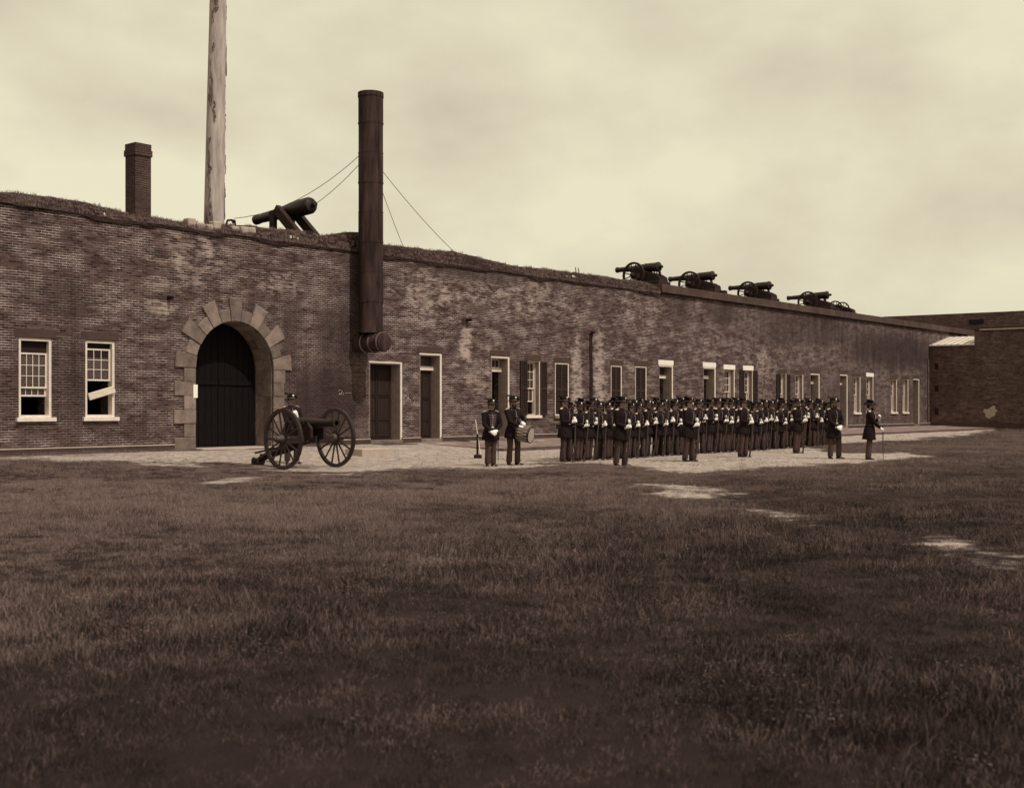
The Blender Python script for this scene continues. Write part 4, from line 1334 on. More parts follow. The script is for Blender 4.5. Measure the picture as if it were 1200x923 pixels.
def build_head(mb, yaw):
    rings = [(1.478, .020, .022, -.060), (1.490, .040, .042, -.046), (1.512, .054, .064, -.028), (1.545, .064, .084, -.012), (1.58, .071, .094, -.002), (1.62, .075, .099, .003), (1.655, .072, .095, .007), (1.69, .056, .073, .010), (1.712, .022, .030, .011)]
    q = MB()
    q.loft([(0, y, z) for z, rx, ry, y in rings], [(rx, ry) for z, rx, ry, y in rings], 16, up=(0, 1, 0))
    q.loft([(0, -.088, 1.612), (0, -.107, 1.580), (0, -.120, 1.562), (0, -.098, 1.553)], [(.010, .012), (.012, .014), (.017, .014), (.014, .01)], 8, up=(0, 1, 0))
    for s in (-1, 1):
        q.ball((s * .030, -.084, 1.622), (.026, .014, .010), 8, 6)
        q.ball((s * .077, .012, 1.585), (.010, .020, .032), 8, 6)
        q.ball((s * .036, -.072, 1.565), (.022, .018, .020), 8, 6)
    q.ball((0, -.092, 1.528), (.024, .010, .007), 8, 6)
    q.ball((0, -.088, 1.516), (.022, .010, .007), 8, 6)
    q.ball((0, -.078, 1.494), (.022, .016, .014), 8, 6)
    k = len(mb.v)
    mb.add([rotz_about(v, yaw, HC) for v in q.v], q.f)

LEGS = {-1: [(-.095, .01, .92), (-.105, .0, .72), (-.108, -.005, .50), (-.108, .03, .28), (-.110, .05, .08)],
        1: [(.095, .0, .92), (.105, -.02, .72), (.110, -.035, .50), (.110, -.02, .28), (.112, -.01, .08)]}

LEG0 = {k: list(v) for k, v in LEGS.items()}
_legs = [{}, {}, {}]
_legn = [0]
LEG_SETS = [LEGS,
            {-1: [(-.095, .01, .92), (-.10, .01, .72), (-.10, .015, .50), (-.102, .045, .28), (-.105, .06, .08)], 1: [(.095, .0, .92), (.115, -.035, .72), (.125, -.06, .50), (.125, -.045, .28), (.13, -.03, .08)]},
            {-1: [(-.09, .0, .92), (-.085, .0, .72), (-.082, .0, .50), (-.08, .02, .28), (-.08, .03, .08)], 1: [(.09, .0, .92), (.085, .0, .72), (.082, -.005, .50), (.08, .015, .28), (.08, .025, .08)]}]
def leg_parts():
    ix = _legn[0] % 3; _legn[0] += 1
    _shared = _legs[ix]; LEGS.update({k: list(v) for k, v in LEG_SETS[ix].items()}) if ix else LEGS.update(LEG0)
    if _shared: return _shared
    q = MB()
    for s in (-1, 1):
        q.loft(LEGS[s], [(.088, .098), (.088, .094), (.072, .078), (.074, .080), (.076, .088)], 14, up=(0, 1, 0))
    q.loft([(0, .01, 1.02), (0, .01, .93), (0, .01, .84)], [(.135, .10), (.150, .112), (.14, .11)], 16, up=(0, 1, 0))
    _shared['trousers'] = fuse(q, 'trousers', M_TROU, .014, 1500, 4)
    for s in (-1, 1):
        a = Vector(LEGS[s][-1]); out = Vector((s * .35, -1, 0)).normalized()
        q = MB()
        q.loft([a + Vector((0, .02, .10)), a + Vector((0, .02, .0)), a + Vector((0, .015, -.05))], [(.05, .055), (.046, .055), (.045, .055)], 10, up=(0, 1, 0))
        q.loft([a - out * .075 + Vector((0, 0, -.042)), a + Vector((0, 0, -.036)), a + out * .08 + Vector((0, 0, -.046)), a + out * .15 + Vector((0, 0, -.055)), a + out * .185 + Vector((0, 0, -.06))],
               [(.034, .035), (.040, .044), (.047, .034), (.044, .024), (.024, .017)], 10, up=(0, 0, 1))
        _shared['boot%d' % s] = fuse(q, 'boot', M_BOOT, .010, 350, 3)
    return _shared

def make_person(name_label, pose, yaw=0.0, beard=0, hat='dress', coat_len=.70, scales=True, braid=False, box=True, group=None, buttons=True):
    P = empty('person'); tag(P, name_label, 'person', group)
    lp = leg_parts()
    S = {s: Vector((s * .190, .01, 1.385)) for s in (-1, 1)}
    WR = {}; EL = {}
    for s in (-1, 1):
        w, pole = pose['wrist'][s], pose['pole'][s]
        EL[s], WR[s] = ik(S[s], w, .30, .265, pole)
    # body
    q = MB()
    q.loft([(0, y, z) for z, rx, ry, y in TORSO], [(rx * .86, ry * .86) for z, rx, ry, y in TORSO], 14, up=(0, 1, 0))
    q.loft([(0, .018, 1.42), (0, .010, 1.48), (0, -.002, 1.54)], [.060, .054, .055], 12, up=(0, 1, 0))
    build_head(q, yaw)
    for s in (-1, 1):
        q.loft([S[s] * .98, EL[s], WR[s]], [.045, .038, .027], 10, up=(0, 1, .1))
        q.loft([WR[s], WR[s] + Vector(pose['hand'][s][0]).normalized() * .07], [.024, .022], 8, up=(0, 1, .1))
        q.loft(LEGS[s], [.078, .068, .052, .05, .04], 10, up=(0, 1, 0))
        a = Vector(LEGS[s][-1])
        q.loft([a + Vector((0, .03, -.04)), a + Vector((0, -.12, -.05))], [.03, .025], 8, up=(0, 0, 1))
    link('body', fuse(q, 'body', M_SKIN, .0105, 3200, 2), P)
    # frock coat with sleeves and skirt
    q = MB()
    sk = coat_len
    prof = [(sk, .242, .205, .02), (sk + .10, .234, .190, .015), (.92, .212, .160, .008), (1.0, .176, .132, .003), (1.06, .160, .120, .0)] + [(z, rx * 1.07, ry * 1.08, y) for z, rx, ry, y in TORSO[3:]] + [(1.485, .066, .070, .008)]
    q.loft([(0, y, z) for z, rx, ry, y in prof], [(rx, ry) for z, rx, ry, y in prof], 20, up=(0, 1, 0))
    for s in (-1, 1):
        S2 = S[s]
        mid1 = S2.lerp(EL[s], .5) + Vector((s * .006, 0, 0)); mid2 = EL[s].lerp(WR[s], .5)
        q.loft([S2 + Vector((-s * .06, 0, .018)), S2 + Vector((s * .005, 0, -.01)), mid1, EL[s], mid2, WR[s].lerp(EL[s], .04)], [(.066, .072), (.072, .078), (.063, .066), (.060, .062), (.053, .055), (.047, .048)], 12, up=(0, 1, .12))
    link('frock_coat', fuse(q, 'frock_coat', M_COAT, .013, 2600, 3), P)
    link('trousers', lp['trousers'], P)
    for s in (-1, 1):
        link('boot', lp['boot%d' % s], P)
        q = MB(); d, n = pose['hand'][s]
        hand(q, WR[s], d, n, pose.get('curl', 1.0), side=-s, sc=1.12)
        link('glove', fuse(q, 'glove', M_GLOVE, .0062, 700, 1), P)
    # belt and fittings
    q = MB(); ring = [(0, .0, 1.012), (0, .0, 1.055)]
    q.loft(ring, [(.169, .129), (.166, .126)], 22, up=(0, 1, 0)); link('belt', q.mesh('belt', M_BELT, 40), P)
    q = MB(); q.box((-.035, -.142, 1.010), (.035, -.128, 1.058)); link('buckle', q.mesh('buckle', M_BRASS, bevel=.005), P)
    if box:
        q = MB(); q.box((-.20, .03, .90), (-.12, .18, 1.03)); link('cartridge_box', q.mesh('cartridge_box', M_BELT, bevel=.012), P)
        q = MB(); q.loft([(.165, .06, 1.02), (.185, .10, .80), (.195, .13, .58)], [(.018, .026), (.015, .02), (.008, .01)], 8, up=(0, 1, 0)); link('bayonet_scabbard', q.mesh('bayonet_scabbard', M_BELT, 40), P)
    if scales:
        for s in (-1, 1):
            q = MB(); R = Matrix.Rotation(s * .35, 3, 'Y')
            q.ball((s * .165, .008, 1.452), (.068, .044, .014), 10, 6, rot=R); link('shoulder_scale', q.mesh('shoulder_scale', M_BRASS, 60), P)
    if buttons:
        q = MB()
        for k in range(8):
            z = 1.40 - k * .046
            ry = float(np.interp(z, [t[0] for t in TORSO], [t[2] * 1.08 for t in TORSO])); yo = float(np.interp(z, [t[0] for t in TORSO], [t[3] for t in TORSO]))
            q.ball((0, yo - ry - .004, z), (.011, .007, .011), 6, 4)
        tag(link('button_row', q.mesh('button_row', M_BRASS, 60), P), kind='stuff')
    if braid:
        for k in range(7):
            z = 1.36 - k * .045
            ry = float(np.interp(z, [t[0] for t in TORSO], [t[2] * 1.08 for t in TORSO])); yo = float(np.interp(z, [t[0] for t in TORSO], [t[3] for t in TORSO]))
            q = MB(); w = .10 - .006 * k
            pts = [(x, yo - ry * math.sqrt(max(0, 1 - (x / .19) ** 2)) - .003, z) for x in np.linspace(-w, w, 7)]
            q.loft(pts, [(.006, .009)] * 7, 6, up=(0, 0, 1)); link('chest_braid', q.mesh('chest_braid', M_BRAID, 60), P)
    # head wear, hair, beard, eyes all turned with the head
    def turned(o): 
        o.matrix_local = Matrix.Translation(HC) @ Matrix.Rotation(yaw, 4, 'Z') @ Matrix.Translation(-HC); return o
    q = MB(); rings = [(1.52, .052, .045, .055), (1.55, .071, .062, .045), (1.60, .081, .080, .030), (1.66, .080, .095, .018)]
    q.loft([(0, y, z) for z, rx, ry, y in rings], [(rx, ry) for z, rx, ry, y in rings], 14, up=(0, 1, 0)); turned(link('hair', q.mesh('hair', M_HAIR, 60), P))
    if beard:
        q = MB()
        q.ball((0, -.104, 1.543), (.036, .014, .010), 10, 6)
        if beard > 1:
            q.ball((0, -.075, 1.492), (.044, .036, .040), 10, 8); q.ball((-.055, -.04, 1.53), (.018, .03, .04), 8, 6); q.ball((.055, -.04, 1.53), (.018, .03, .04), 8, 6)
        turned(link('beard', q.mesh('beard', M_HAIR, 60), P))
    q = MB()
    for s in (-1, 1): q.ball((s * .030, -.091, 1.603), (.011, .008, .007), 8, 5)
    turned(link('eyes', q.mesh('eyes', M_HAIR, 60), P))
    if hat == 'dress':
        h = empty('dress_hat', (0, 0, 0), 0, P); turned(h)
        q = MB()
        prof = [(1.648, .086, .105), (1.70, .087, .105), (1.74, .084, .100), (1.768, .078, .092), (1.782, .060, .072), (1.786, .02, .03)]
        q.loft([(0, .008, z) for z, a, b in prof], [(a, b) for z, a, b in prof], 18, up=(0, 1, 0)); link('crown', q.mesh('crown', M_HAT, 50), h)
        vs = []; fs = []; n = 26
        for lay in (0, 1):
            for k, f in enumerate((.75, 1.0, 1.42, 1.84)):
                for j in range(n):
                    a = 2 * PI * j / n
                    x = .088 * f * math.cos(a); y = .108 * f * math.sin(a) + .008
                    up = max(0, (f - 1) / .84)
                    z = 1.655 + (.10 * up ** 1.3 * max(0, math.cos(a)) ** 1.5) - .018 * up * abs(math.sin(a)) - .010 * up * max(0, -math.cos(a)) - lay * .006
                    vs.append((x * (1 - .30 * up * max(0, math.cos(a))), y, z))
        for lay in (0, 1):
            for k in range(3):
                for j in range(n):
                    b = lay * 4 * n; j2 = (j + 1) % n
                    fs.append((b + k * n + j, b + k * n + j2, b + (k + 1) * n + j2, b + (k + 1) * n + j))
        for j in range(n):
            j2 = (j + 1) % n; fs.append((3 * n + j, 3 * n + j2, 7 * n + j2, 7 * n + j))
        q = MB(); q.add(vs, fs); link('brim', q.mesh('brim', M_HAT, 60), h)
        q = MB(); q.ball((0, -.100, 1.722), (.032, .010, .028), 10, 6); link('badge', q.mesh('badge', M_BRASS, 60), h)
        q = MB(); q.loft([(0, .008, 1.660), (0, .008, 1.678)], [(.093, .111), (.092, .110)], 20, up=(0, 1, 0)); link('hat_cord', q.mesh('hat_cord', M_BRAID, 50), h)
        q = MB(); q.loft([(-.092, -.06, 1.70), (-.102, .0, 1.765), (-.10, .08, 1.79), (-.09, .15, 1.76)], [(.012, .02), (.02, .035), (.02, .035), (.008, .012)], 8, up=(1, 0, 0)); link('plume', q.mesh('plume', M_HAT, 60), h)
    else:
        h = empty('forage_cap', (0, 0, 0), 0, P); turned(h)
        q = MB()
        prof = [(1.645, .080, .102, .006), (1.69, .082, .104, .004), (1.74, .078, .094, -.012), (1.765, .07, .08, -.026), (1.775, .03, .04, -.03)]
        q.loft([(0, y, z) for z, a, b, y in prof], [(a, b) for z, a, b, y in prof], 18, up=(0, 1, 0)); link('crown', q.mesh('crown', M_HAT, 50), h)
        q = MB(); q.prism([(-.07, -.08), (-.05, -.125), (0, -.15), (.05, -.125), (.07, -.08)], 2, 1.640, 1.648); link('visor', q.mesh('visor', M_BELT), h)
        q = MB(); q.ball((0, -.100, 1.712), (.028, .010, .026), 10, 6); link('badge', q.mesh('badge', M_BRASS, 60), h)
    return P

POSE_REST = dict(wrist={-1: (-.055, -.235, 1.085), 1: (.075, -.225, 1.185)}, pole={-1: (-.6, .3, -1), 1: (.6, .25, -1)},
                 hand={-1: ((.35, -.8, .25), (.9, .2, .2)), 1: ((-.55, -.8, .15), (-.8, .3, -.1))}, curl=1.1)
POSE_LOW = dict(wrist={-1: (-.075, -.225, .925), 1: (.085, -.215, .945)}, pole={-1: (-1, .5, -.2), 1: (1, .5, -.2)},
                hand={-1: ((.7, -.55, -.45), (.2, .8, -.1)), 1: ((-.75, -.5, -.4), (-.2, .8, -.1))}, curl=.7)
POSE_DRUM = dict(wrist={-1: (-.02, -.30, 1.00), 1: (.12, -.25, 1.09)}, pole={-1: (-1, .5, -.4), 1: (1, .5, -.4)},
                 hand={-1: ((.5, -.75, -.25), (.2, .2, -1)), 1: ((-.3, -.8, -.1), (-.2, .2, -1))}, curl=.9)
POSE_SWORD = dict(wrist={-1: (-.06, -.30, .96), 1: (.06, -.26, 1.22)}, pole={-1: (-1, .7, -.2), 1: (.8, .4, -1)},
                  hand={-1: ((.2, -.7, -.5), (.5, -.1, -.5)), 1: ((-.4, -.3, .7), (-.3, .9, .2))}, curl=1.0)

def musket_proto():
    m = empty('rifle_musket')
    q = MB(); q.loft([(0, .015, .004), (0, .012, .10), (0, -.004, .26), (0, -.012, .36), (0, -.010, .48), (0, -.006, .9), (0, -.004, 1.30)],
                     [(.020, .052), (.020, .048), (.019, .033), (.020, .024), (.021, .026), (.017, .019), (.013, .013)], 8, up=(1, 0, 0)); link('stock', q.mesh('stock', M_STOCK, 50), m)
    q = MB(); q.loft([(0, -.030, .44), (0, -.024, .7), (0, -.020, 1.42)], [.0165, .014, .0105], 8, up=(1, 0, 0)); link('barrel', q.mesh('barrel', M_STEEL, 50), m)
    q = MB(); q.box((.018, -.03, .37), (.026, .012, .50)); q.loft([(.028, -.02, .44), (.032, -.05, .42), (.03, -.055, .45)], [.008, .008, .006], 6); link('lock', q.mesh('lock', M_STEEL), m)
    q = MB(); q.loft([(0, .015, .36), (0, .045, .39), (0, .045, .44), (0, .018, .47)], [.005] * 4, 5, up=(1, 0, 0)); link('trigger_guard', q.mesh('trigger_guard', M_BRASS), m)
    for z in (.72, .98, 1.22):
        q = MB(); q.ring((0, -.012, z), (0, 0, 1), .026, .012, .016, 10); link('barrel_band', q.mesh('barrel_band', M_STEEL), m)
    q = MB(); q.box((-.021, -.036, 0), (.021, .066, .006)); link('butt_plate', q.mesh('butt_plate', M_STEEL), m)
    q = MB(); q.tube((0, .014, .75), (0, .006, 1.41), .004, .004, 5); link('ramrod', q.mesh('ramrod', M_STEEL), m)
    return m
MUSK = musket_proto()
MUSK_USED = [False]
def give_musket(P, label, group):
    m = MUSK if not MUSK_USED[0] else copy_tree(MUSK)
    MUSK_USED[0] = True
    s = P.scale[0]
    tag(m, label, 'musket', group)
    butt = P.matrix_basis @ Vector((-.055, -.24, 0.0)); top = P.matrix_basis @ Vector((.012, -.318, 1.42))
    butt.z = max(butt.z, float(surf(butt.x, butt.y)) + .003)
    d = (top - butt).normalized()
    qq = Vector((0, 0, 1)).rotation_difference(d)
    m.rotation_mode = 'QUATERNION'
    m.rotation_quaternion = qq @ Quaternion((0, 0, 1), P.rotation_euler.z)
    m.location = butt
    m.scale = (1, 1, 1)
    return m

FACE = math.atan2(-SP, CP) + PI / 2          # rotation that turns a figure's front (-Y) out into the yard
def jit_pose(seed):
    r = random.Random(seed); j = lambda k: r.uniform(-k, k)
    dz = j(.07); dx = j(.03); dy = j(.03)
    return dict(wrist={-1: (-.055 + dx, -.235 + dy, 1.075 + dz + j(.02)), 1: (.075 + dx, -.225 + dy, 1.175 + dz + j(.03))},
                pole={-1: (-.6 + j(.5), .3 + j(.3), -1), 1: (.6 + j(.5), .25 + j(.3), -1)}, hand=POSE_REST['hand'], curl=1.1)
protos = [make_person('soldier', jit_pose(90 + k), yaw=y, beard=b, coat_len=c) for k, (y, b, c) in enumerate(((0.0, 1, .70), (.34, 0, .67), (-.34, 2, .72), (.1, 0, .70), (-.15, 1, .66), (.5, 2, .70), (-.5, 0, .73), (.2, 1, .69)))]
proto_used = [False] * len(protos)
def stand(i, x, y, rz, sc, label, group=None):
    p = protos[i] if not proto_used[i] else copy_tree(protos[i])
    proto_used[i] = True
    place(p, x, y, rz, sc)
    tag(p, label, 'person', group)
    return p
def place(p, x, y, rz, sc=1.0):
    lean = rnd.uniform(-.03, .03)
    h = float(surf(x, y))
    if wall_d(x, y) < WALK_W and wall_u(x, y) > WALK_U0: h = max(h, walk_h(0, wall_d(x, y)))
    p.location = (x, y, h - .012); p.rotation_euler = (lean, lean * .5, rz); p.scale = (sc, sc, sc)

r0 = px_ground(664, 541)
RD_ = Vector((.618, .786, 0)).normalized()
NB = Vector((-RD_.y, RD_.x, 0))
order = list(range(35))
LOOK = ['moustached', 'clean-shaven', 'bearded', 'clean-shaven', 'moustached', 'bearded', 'clean-shaven', 'moustached']
_ones = 'first second third fourth fifth sixth seventh eighth ninth tenth eleventh twelfth thirteenth fourteenth fifteenth sixteenth seventeenth eighteenth nineteenth'.split()
def ORD(i):
    n = i + 1
    if n < 20: return _ones[n - 1]
    t = ('twentieth', 'thirtieth')[n // 10 - 2]; t2 = ('twenty', 'thirty')[n // 10 - 2]
    return t if n % 10 == 0 else t2 + '-' + _ones[n % 10 - 1]

for i in order:
    base = r0 + RD_ * (.535 * i)
    for rank in (0, 1):
        p = base + NB * (.66 * rank) + RD_ * (rnd.uniform(-.08, .08) + 1.12 * rank) + NB * rnd.uniform(-.06, .06)
        k = rnd.randrange(len(protos))
        sc = rnd.uniform(.925, 1.045)
        if rank == 0:
            lab, grp = LOOK[k] + ' soldier in the front rank, ' + ORD(i) + ' from the drummer', 'soldiers in the front rank'
            ml, mg = 'upright rifle musket of the front-rank soldier ' + ORD(i) + ' from the drummer', 'muskets of the front rank'
        else:
            lab, grp = LOOK[k] + ' soldier half hidden in the rear rank, ' + ORD(i) + ' from the drummer', 'soldiers in the rear rank'
            ml, mg = 'half-hidden rifle musket of the rear-rank soldier ' + ORD(i) + ' from the drummer', 'muskets of the rear rank'
            sc *= 1.015
        P = stand(k, p.x, p.y, FACE + rnd.uniform(-.28, .28), sc, lab, grp)
        give_musket(P, ml, mg)
for (x, y, nm) in ((727, 545.5, 'nearest the drummer'), (807, 540.5, 'second from the drummer'), (871, 535.5, 'third from the drummer'), (934, 531, 'farthest from the drummer')):
    c = px_ground(x, y)
    P = stand(rnd.randrange(len(protos)), c.x, c.y, FACE + rnd.uniform(-.1, .1), 1.02, 'soldier standing alone in front of the ranks, ' + nm, 'soldiers ahead of the ranks')
    give_musket(P, 'rifle musket of the lone soldier ahead of the ranks ' + nm, 'muskets ahead of the ranks')

# the two musicians
c = px_ground(575, 546)
P = make_person('bareheaded', POSE_LOW, yaw=.35, beard=0, braid=True, box=False); place(P, c.x, c.y, .35, .985)
tag(P, 'musician with braided coat front standing next to the drummer, hands clasped low', 'person')
sw = empty('sword', (0, 0, 0)); 
def make_sword(P, hilt, tip, label):
    s = empty('sword'); tag(s, label, 'sword')
    a = P.matrix_basis @ Vector(hilt); b = P.matrix_basis @ Vector(tip)
    b.z = max(b.z, float(surf(b.x, b.y)) + .01)
    d = (b - a).normalized()
    q = MB(); q.loft([a, a.lerp(b, .5), b], [(.017, .012), (.015, .011), (.008, .007)], 8); q.build('scabbard', M_STEEL, s, smooth_ang=40)
    q = MB(); q.loft([a, a - d * .05, a - d * .13], [.016, .014, .018], 8); q.build('grip', M_BELT, s, smooth_ang=40)
    q = MB(); q.ring(a, d, .045, .012, .012, 14); q.build('guard', M_BRASS, s, smooth_ang=40)
bpy.data.objects.remove(sw, do_unlink=True)
make_sword(P, (.16, -.1, .98), (.20, -.02, .16), 'slim straight sword hanging beside the braided musician')
c = px_ground(602, 545)
P = make_person('drummer', POSE_DRUM, yaw=.25, beard=2, box=False); place(P, c.x, c.y, .62, 1.025)
tag(P, 'drummer in dark coat with bearded face and side drum at his hip', 'person')
# drum
dc = P.matrix_basis @ Vector((.10, -.36, .80))
ax = (Matrix.Rotation(P.rotation_euler.z, 3, 'Z') @ Vector((.35, -.85, 0))).normalized(); ax = Vector((.90, -.42, -.16)).normalized()
dr = empty('side_drum'); tag(dr, 'painted side drum with roped shell hanging at the drummer hip', 'drum')
dr.location = dc
q = MB(); q.lathe([(0, .195), (.36, .195)], -ax * .18, ax * .18, 26); q.build('shell', M_DRUM, dr, smooth_ang=40)
for k in (-1, 1):
    q = MB(); q.ring(ax * .165 * k, ax, .212, .196, .05, 26); q.build('hoop', M_BOOT, dr, smooth_ang=40)
    q = MB(); q.lathe([(0, .19), (.006, .19)], ax * (.181 * k), ax * (.181 * k + .006 * k), 26); q.build('drum_head', M_SKINHEAD, dr)
s_ = ax.cross(Vector((0, 0, 1))).normalized(); t_ = s_.cross(ax)
q = MB(); n = 16
for j in range(n):
    a0 = 2 * PI * j / n; a1 = 2 * PI * (j + .5) / n; a2 = 2 * PI * (j + 1) / n
    p0 = ax * .17 + (s_ * math.cos(a0) + t_ * math.sin(a0)) * .206; p1 = -ax * .17 + (s_ * math.cos(a1) + t_ * math.sin(a1)) * .206; p2 = ax * .17 + (s_ * math.cos(a2) + t_ * math.sin(a2)) * .206
    q.tube(p0, p1, .006, .006, 5); q.tube(p1, p2, .006, .006, 5)
q.build('cords', M_SKINHEAD, dr)
q = MB(); p0 = P.matrix_basis @ Vector((-.13, -.07, 1.43)) - dc; p1 = P.matrix_basis @ Vector((.02, -.165, 1.20)) - dc; p2 = P.matrix_basis @ Vector((.12, -.20, 1.0)) - dc
q.loft([p0, p1, p2, Vector((0, 0, .2))], [(.03, .008)] * 4, 6, up=(0.3, -1, 0)); q.build('sling', M_BELT, dr)
# officers at the far end
c = px_ground(978, 537.5)
P = make_person('officer', POSE_LOW, yaw=.2, beard=2, box=False, coat_len=.60); place(P, c.x, c.y, .45, 1.02)
tag(P, 'officer in long dark coat standing square with hands clasped beyond the ranks', 'person')
make_sword(P, (.19, -.05, .95), (.24, .12, .14), 'sheathed sword hanging beside the square-standing officer')
c = px_ground(1018.5, 538.5)
P = make_person('officer', POSE_SWORD, yaw=.15, beard=2, box=False, coat_len=.60); place(P, c.x, c.y, 1.25, .975)
tag(P, 'officer in profile with a hand at his chest, farthest from the drummer', 'person')
make_sword(P, (-.03, -.37, .92), (-.03, -.40, .02), 'sword with its point on the ground before the officer in profile')
# gunner behind the cannon
c = px_ground(334, 546)
P = make_person('gunner', POSE_SWORD, yaw=.3, beard=1, box=False); place(P, c.x, c.y + 1.0, .5, 1.05)
tag(P, 'soldier in dark coat standing behind the wheel of the field cannon', 'person')

# post and stick at the kerb
c = px_ground(559.5, 537)
po = empty('iron_post', (c.x, c.y, float(surf(c.x, c.y)) - .02), .2); tag(po, 'short dark iron post with a square foot at the kerb behind the musician', 'post')
MB().tube((0, 0, .1), (0, 0, .74), .035, .03, 8).build('shaft', M_IRON, po, smooth_ang=40)
MB().box((-.1, -.08, 0), (.12, .08, .13)).build('foot', M_IRON, po, bevel=.02)
q = MB(); q.tube((0, 0, 0), (-.16, .1, 1.15), .018, .014, 6); q = q.build('leaning_stick', M_PLANK, None); q.location = (c.x + .1, c.y - .02, float(surf(c.x, c.y)))
tag(q, 'thin pale stick leaning against the short iron post', 'stick')

# ---------------------------------------------------------------- grass
def clump(seed, blades, spread, hmin, hmax, w, lean=.6):
    r = random.Random(seed); v = []; f = []
    for _ in range(blades):
        a = r.uniform(0, 2 * PI); d = spread * math.sqrt(r.random())
        x, y = d * math.cos(a), d * math.sin(a)
        h = r.uniform(hmin, hmax); b = r.uniform(0, 2 * PI); ln = r.uniform(.1, lean) * h
        dx, dy = math.cos(b) * ln, math.sin(b) * ln
        c = r.uniform(0, PI); wx, wy = math.cos(c) * w * r.uniform(.7, 1.3), math.sin(c) * w
        k = len(v)
        v += [(x - wx, y - wy, -.02), (x + wx, y + wy, -.02), (x + dx * .35 - wx * .8, y + dy * .35 - wy * .8, h * .55), (x + dx * .35 + wx * .8, y + dy * .35 + wy * .8, h * .55), (x + dx, y + dy, h * r.uniform(.85, 1))]
        f += [(k, k + 1, k + 3, k + 2), (k + 2, k + 3, k + 4)]
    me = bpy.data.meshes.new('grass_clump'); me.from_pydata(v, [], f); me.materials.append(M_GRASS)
    return bpy.data.objects.new('grass_clump', me)

def scatter(name, pts, rots, scls, clumps, kinds, label):
    me = bpy.data.meshes.new(name); me.from_pydata([tuple(p) for p in pts], [], [])
    for nm, arr in (('rot', rots), ('scl', scls)):
        me.attributes.new(nm, 'FLOAT', 'POINT').data.foreach_set('value', np.asarray(arr, np.float32))
    me.attributes.new('kindi', 'INT', 'POINT').data.foreach_set('value', np.asarray(kinds, np.int32))
    o = link(name, me)
    ng = bpy.data.node_groups.new(name + '_nodes', 'GeometryNodeTree')
    ng.interface.new_socket('Geometry', in_out='INPUT', socket_type='NodeSocketGeometry')
    ng.interface.new_socket('Geometry', in_out='OUTPUT', socket_type='NodeSocketGeometry')
    N_, Lk = ng.nodes, ng.links
    gi = N_.new('NodeGroupInput'); go = N_.new('NodeGroupOutput')
    gti = N_.new('GeometryNodeGeometryToInstance')
    for c in reversed(clumps):
        oi = N_.new('GeometryNodeObjectInfo'); oi.inputs[0].default_value = c
        oi.inputs['As Instance'].default_value = False
        g1 = N_.new('GeometryNodeGeometryToInstance'); Lk.new(oi.outputs['Geometry'], g1.inputs[0])
        c_join = g1.outputs[0]
        if c is clumps[-1]:
            jn = N_.new('GeometryNodeJoinGeometry')
        Lk.new(c_join, jn.inputs[0])
    iop = N_.new('GeometryNodeInstanceOnPoints')
    Lk.new(gi.outputs[0], iop.inputs['Points']); Lk.new(jn.outputs[0], iop.inputs['Instance'])
    iop.inputs['Pick Instance'].default_value = True
    def na(n, t):
        k = N_.new('GeometryNodeInputNamedAttribute'); k.data_type = t; k.inputs[0].default_value = n; return k.outputs[0]
    Lk.new(na('kindi', 'INT'), iop.inputs['Instance Index'])
    cx = N_.new('ShaderNodeCombineXYZ'); Lk.new(na('rot', 'FLOAT'), cx.inputs[2])
    er = N_.new('FunctionNodeEulerToRotation'); Lk.new(cx.outputs[0], er.inputs[0]); Lk.new(er.outputs[0], iop.inputs['Rotation'])
    Lk.new(na('scl', 'FLOAT'), iop.inputs['Scale'])
    Lk.new(iop.outputs[0], go.inputs[0])
    N_.remove(gti)
    md = o.modifiers.new('scatter', 'NODES'); md.node_group = ng
    tag(o, label, 'grass', kind='stuff')
    return o

def weed(seed, leaves, spread, size):
    r = random.Random(seed); v = []; f = []
    for _ in range(leaves):
        a = r.uniform(0, 2 * PI); d = spread * math.sqrt(r.random()); x, y = d * math.cos(a), d * math.sin(a); z = r.uniform(.01, .06)
        b = r.uniform(0, 2 * PI); L_ = size * r.uniform(.6, 1.3); w = L_ * .42; up = r.uniform(-.1, .6)
        c, s_ = math.cos(b), math.sin(b); k = len(v)
        v += [(x, y, z), (x + c * L_ * .5 - s_ * w, y + s_ * L_ * .5 + c * w, z + up * L_ * .5), (x + c * L_, y + s_ * L_, z + up * L_ * .7), (x + c * L_ * .5 + s_ * w, y + s_ * L_ * .5 - c * w, z + up * L_ * .5)]
        f += [(k, k + 1, k + 2, k + 3)]
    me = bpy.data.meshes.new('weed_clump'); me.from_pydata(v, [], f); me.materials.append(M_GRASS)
    return bpy.data.objects.new('weed_clump', me)
CL = [clump(1, 70, .15, .012, .055, .0016, 1.2), clump(2, 70, .16, .015, .07, .0016, 1.2), clump(3, 70, .16, .01, .04, .0018, 1.4), clump(4, 50, .14, .03, .11, .0014, 1.1), clump(5, 22, .10, .06, .18, .0013, .8), weed(6, 46, .13, .015)]
rs = np.random.RandomState(5)
def field(n_per, ya, yb):
    A = (0.62 * (ya + yb)) * (yb - ya) * 2 / 2 * 1.0
    W = 0.60
    n = int(n_per * W * (yb * yb - ya * ya))
    Y = np.sqrt(rs.uniform(ya * ya, yb * yb, n)); X = rs.uniform(-W, W, n) * Y
    return X, Y
Xs, Ys, Ss = [], [], []
for (npm, ya, yb, s0) in ((105, 3.2, 10, 1.0), (80, 10, 20, 1.1), (50, 20, 32, 1.25), (30, 32, 48, 1.45), (8, 48, 80, 1.8)):
    X, Y = field(npm, ya, yb); Xs.append(X); Ys.append(Y); Ss.append(np.full(X.shape, s0))
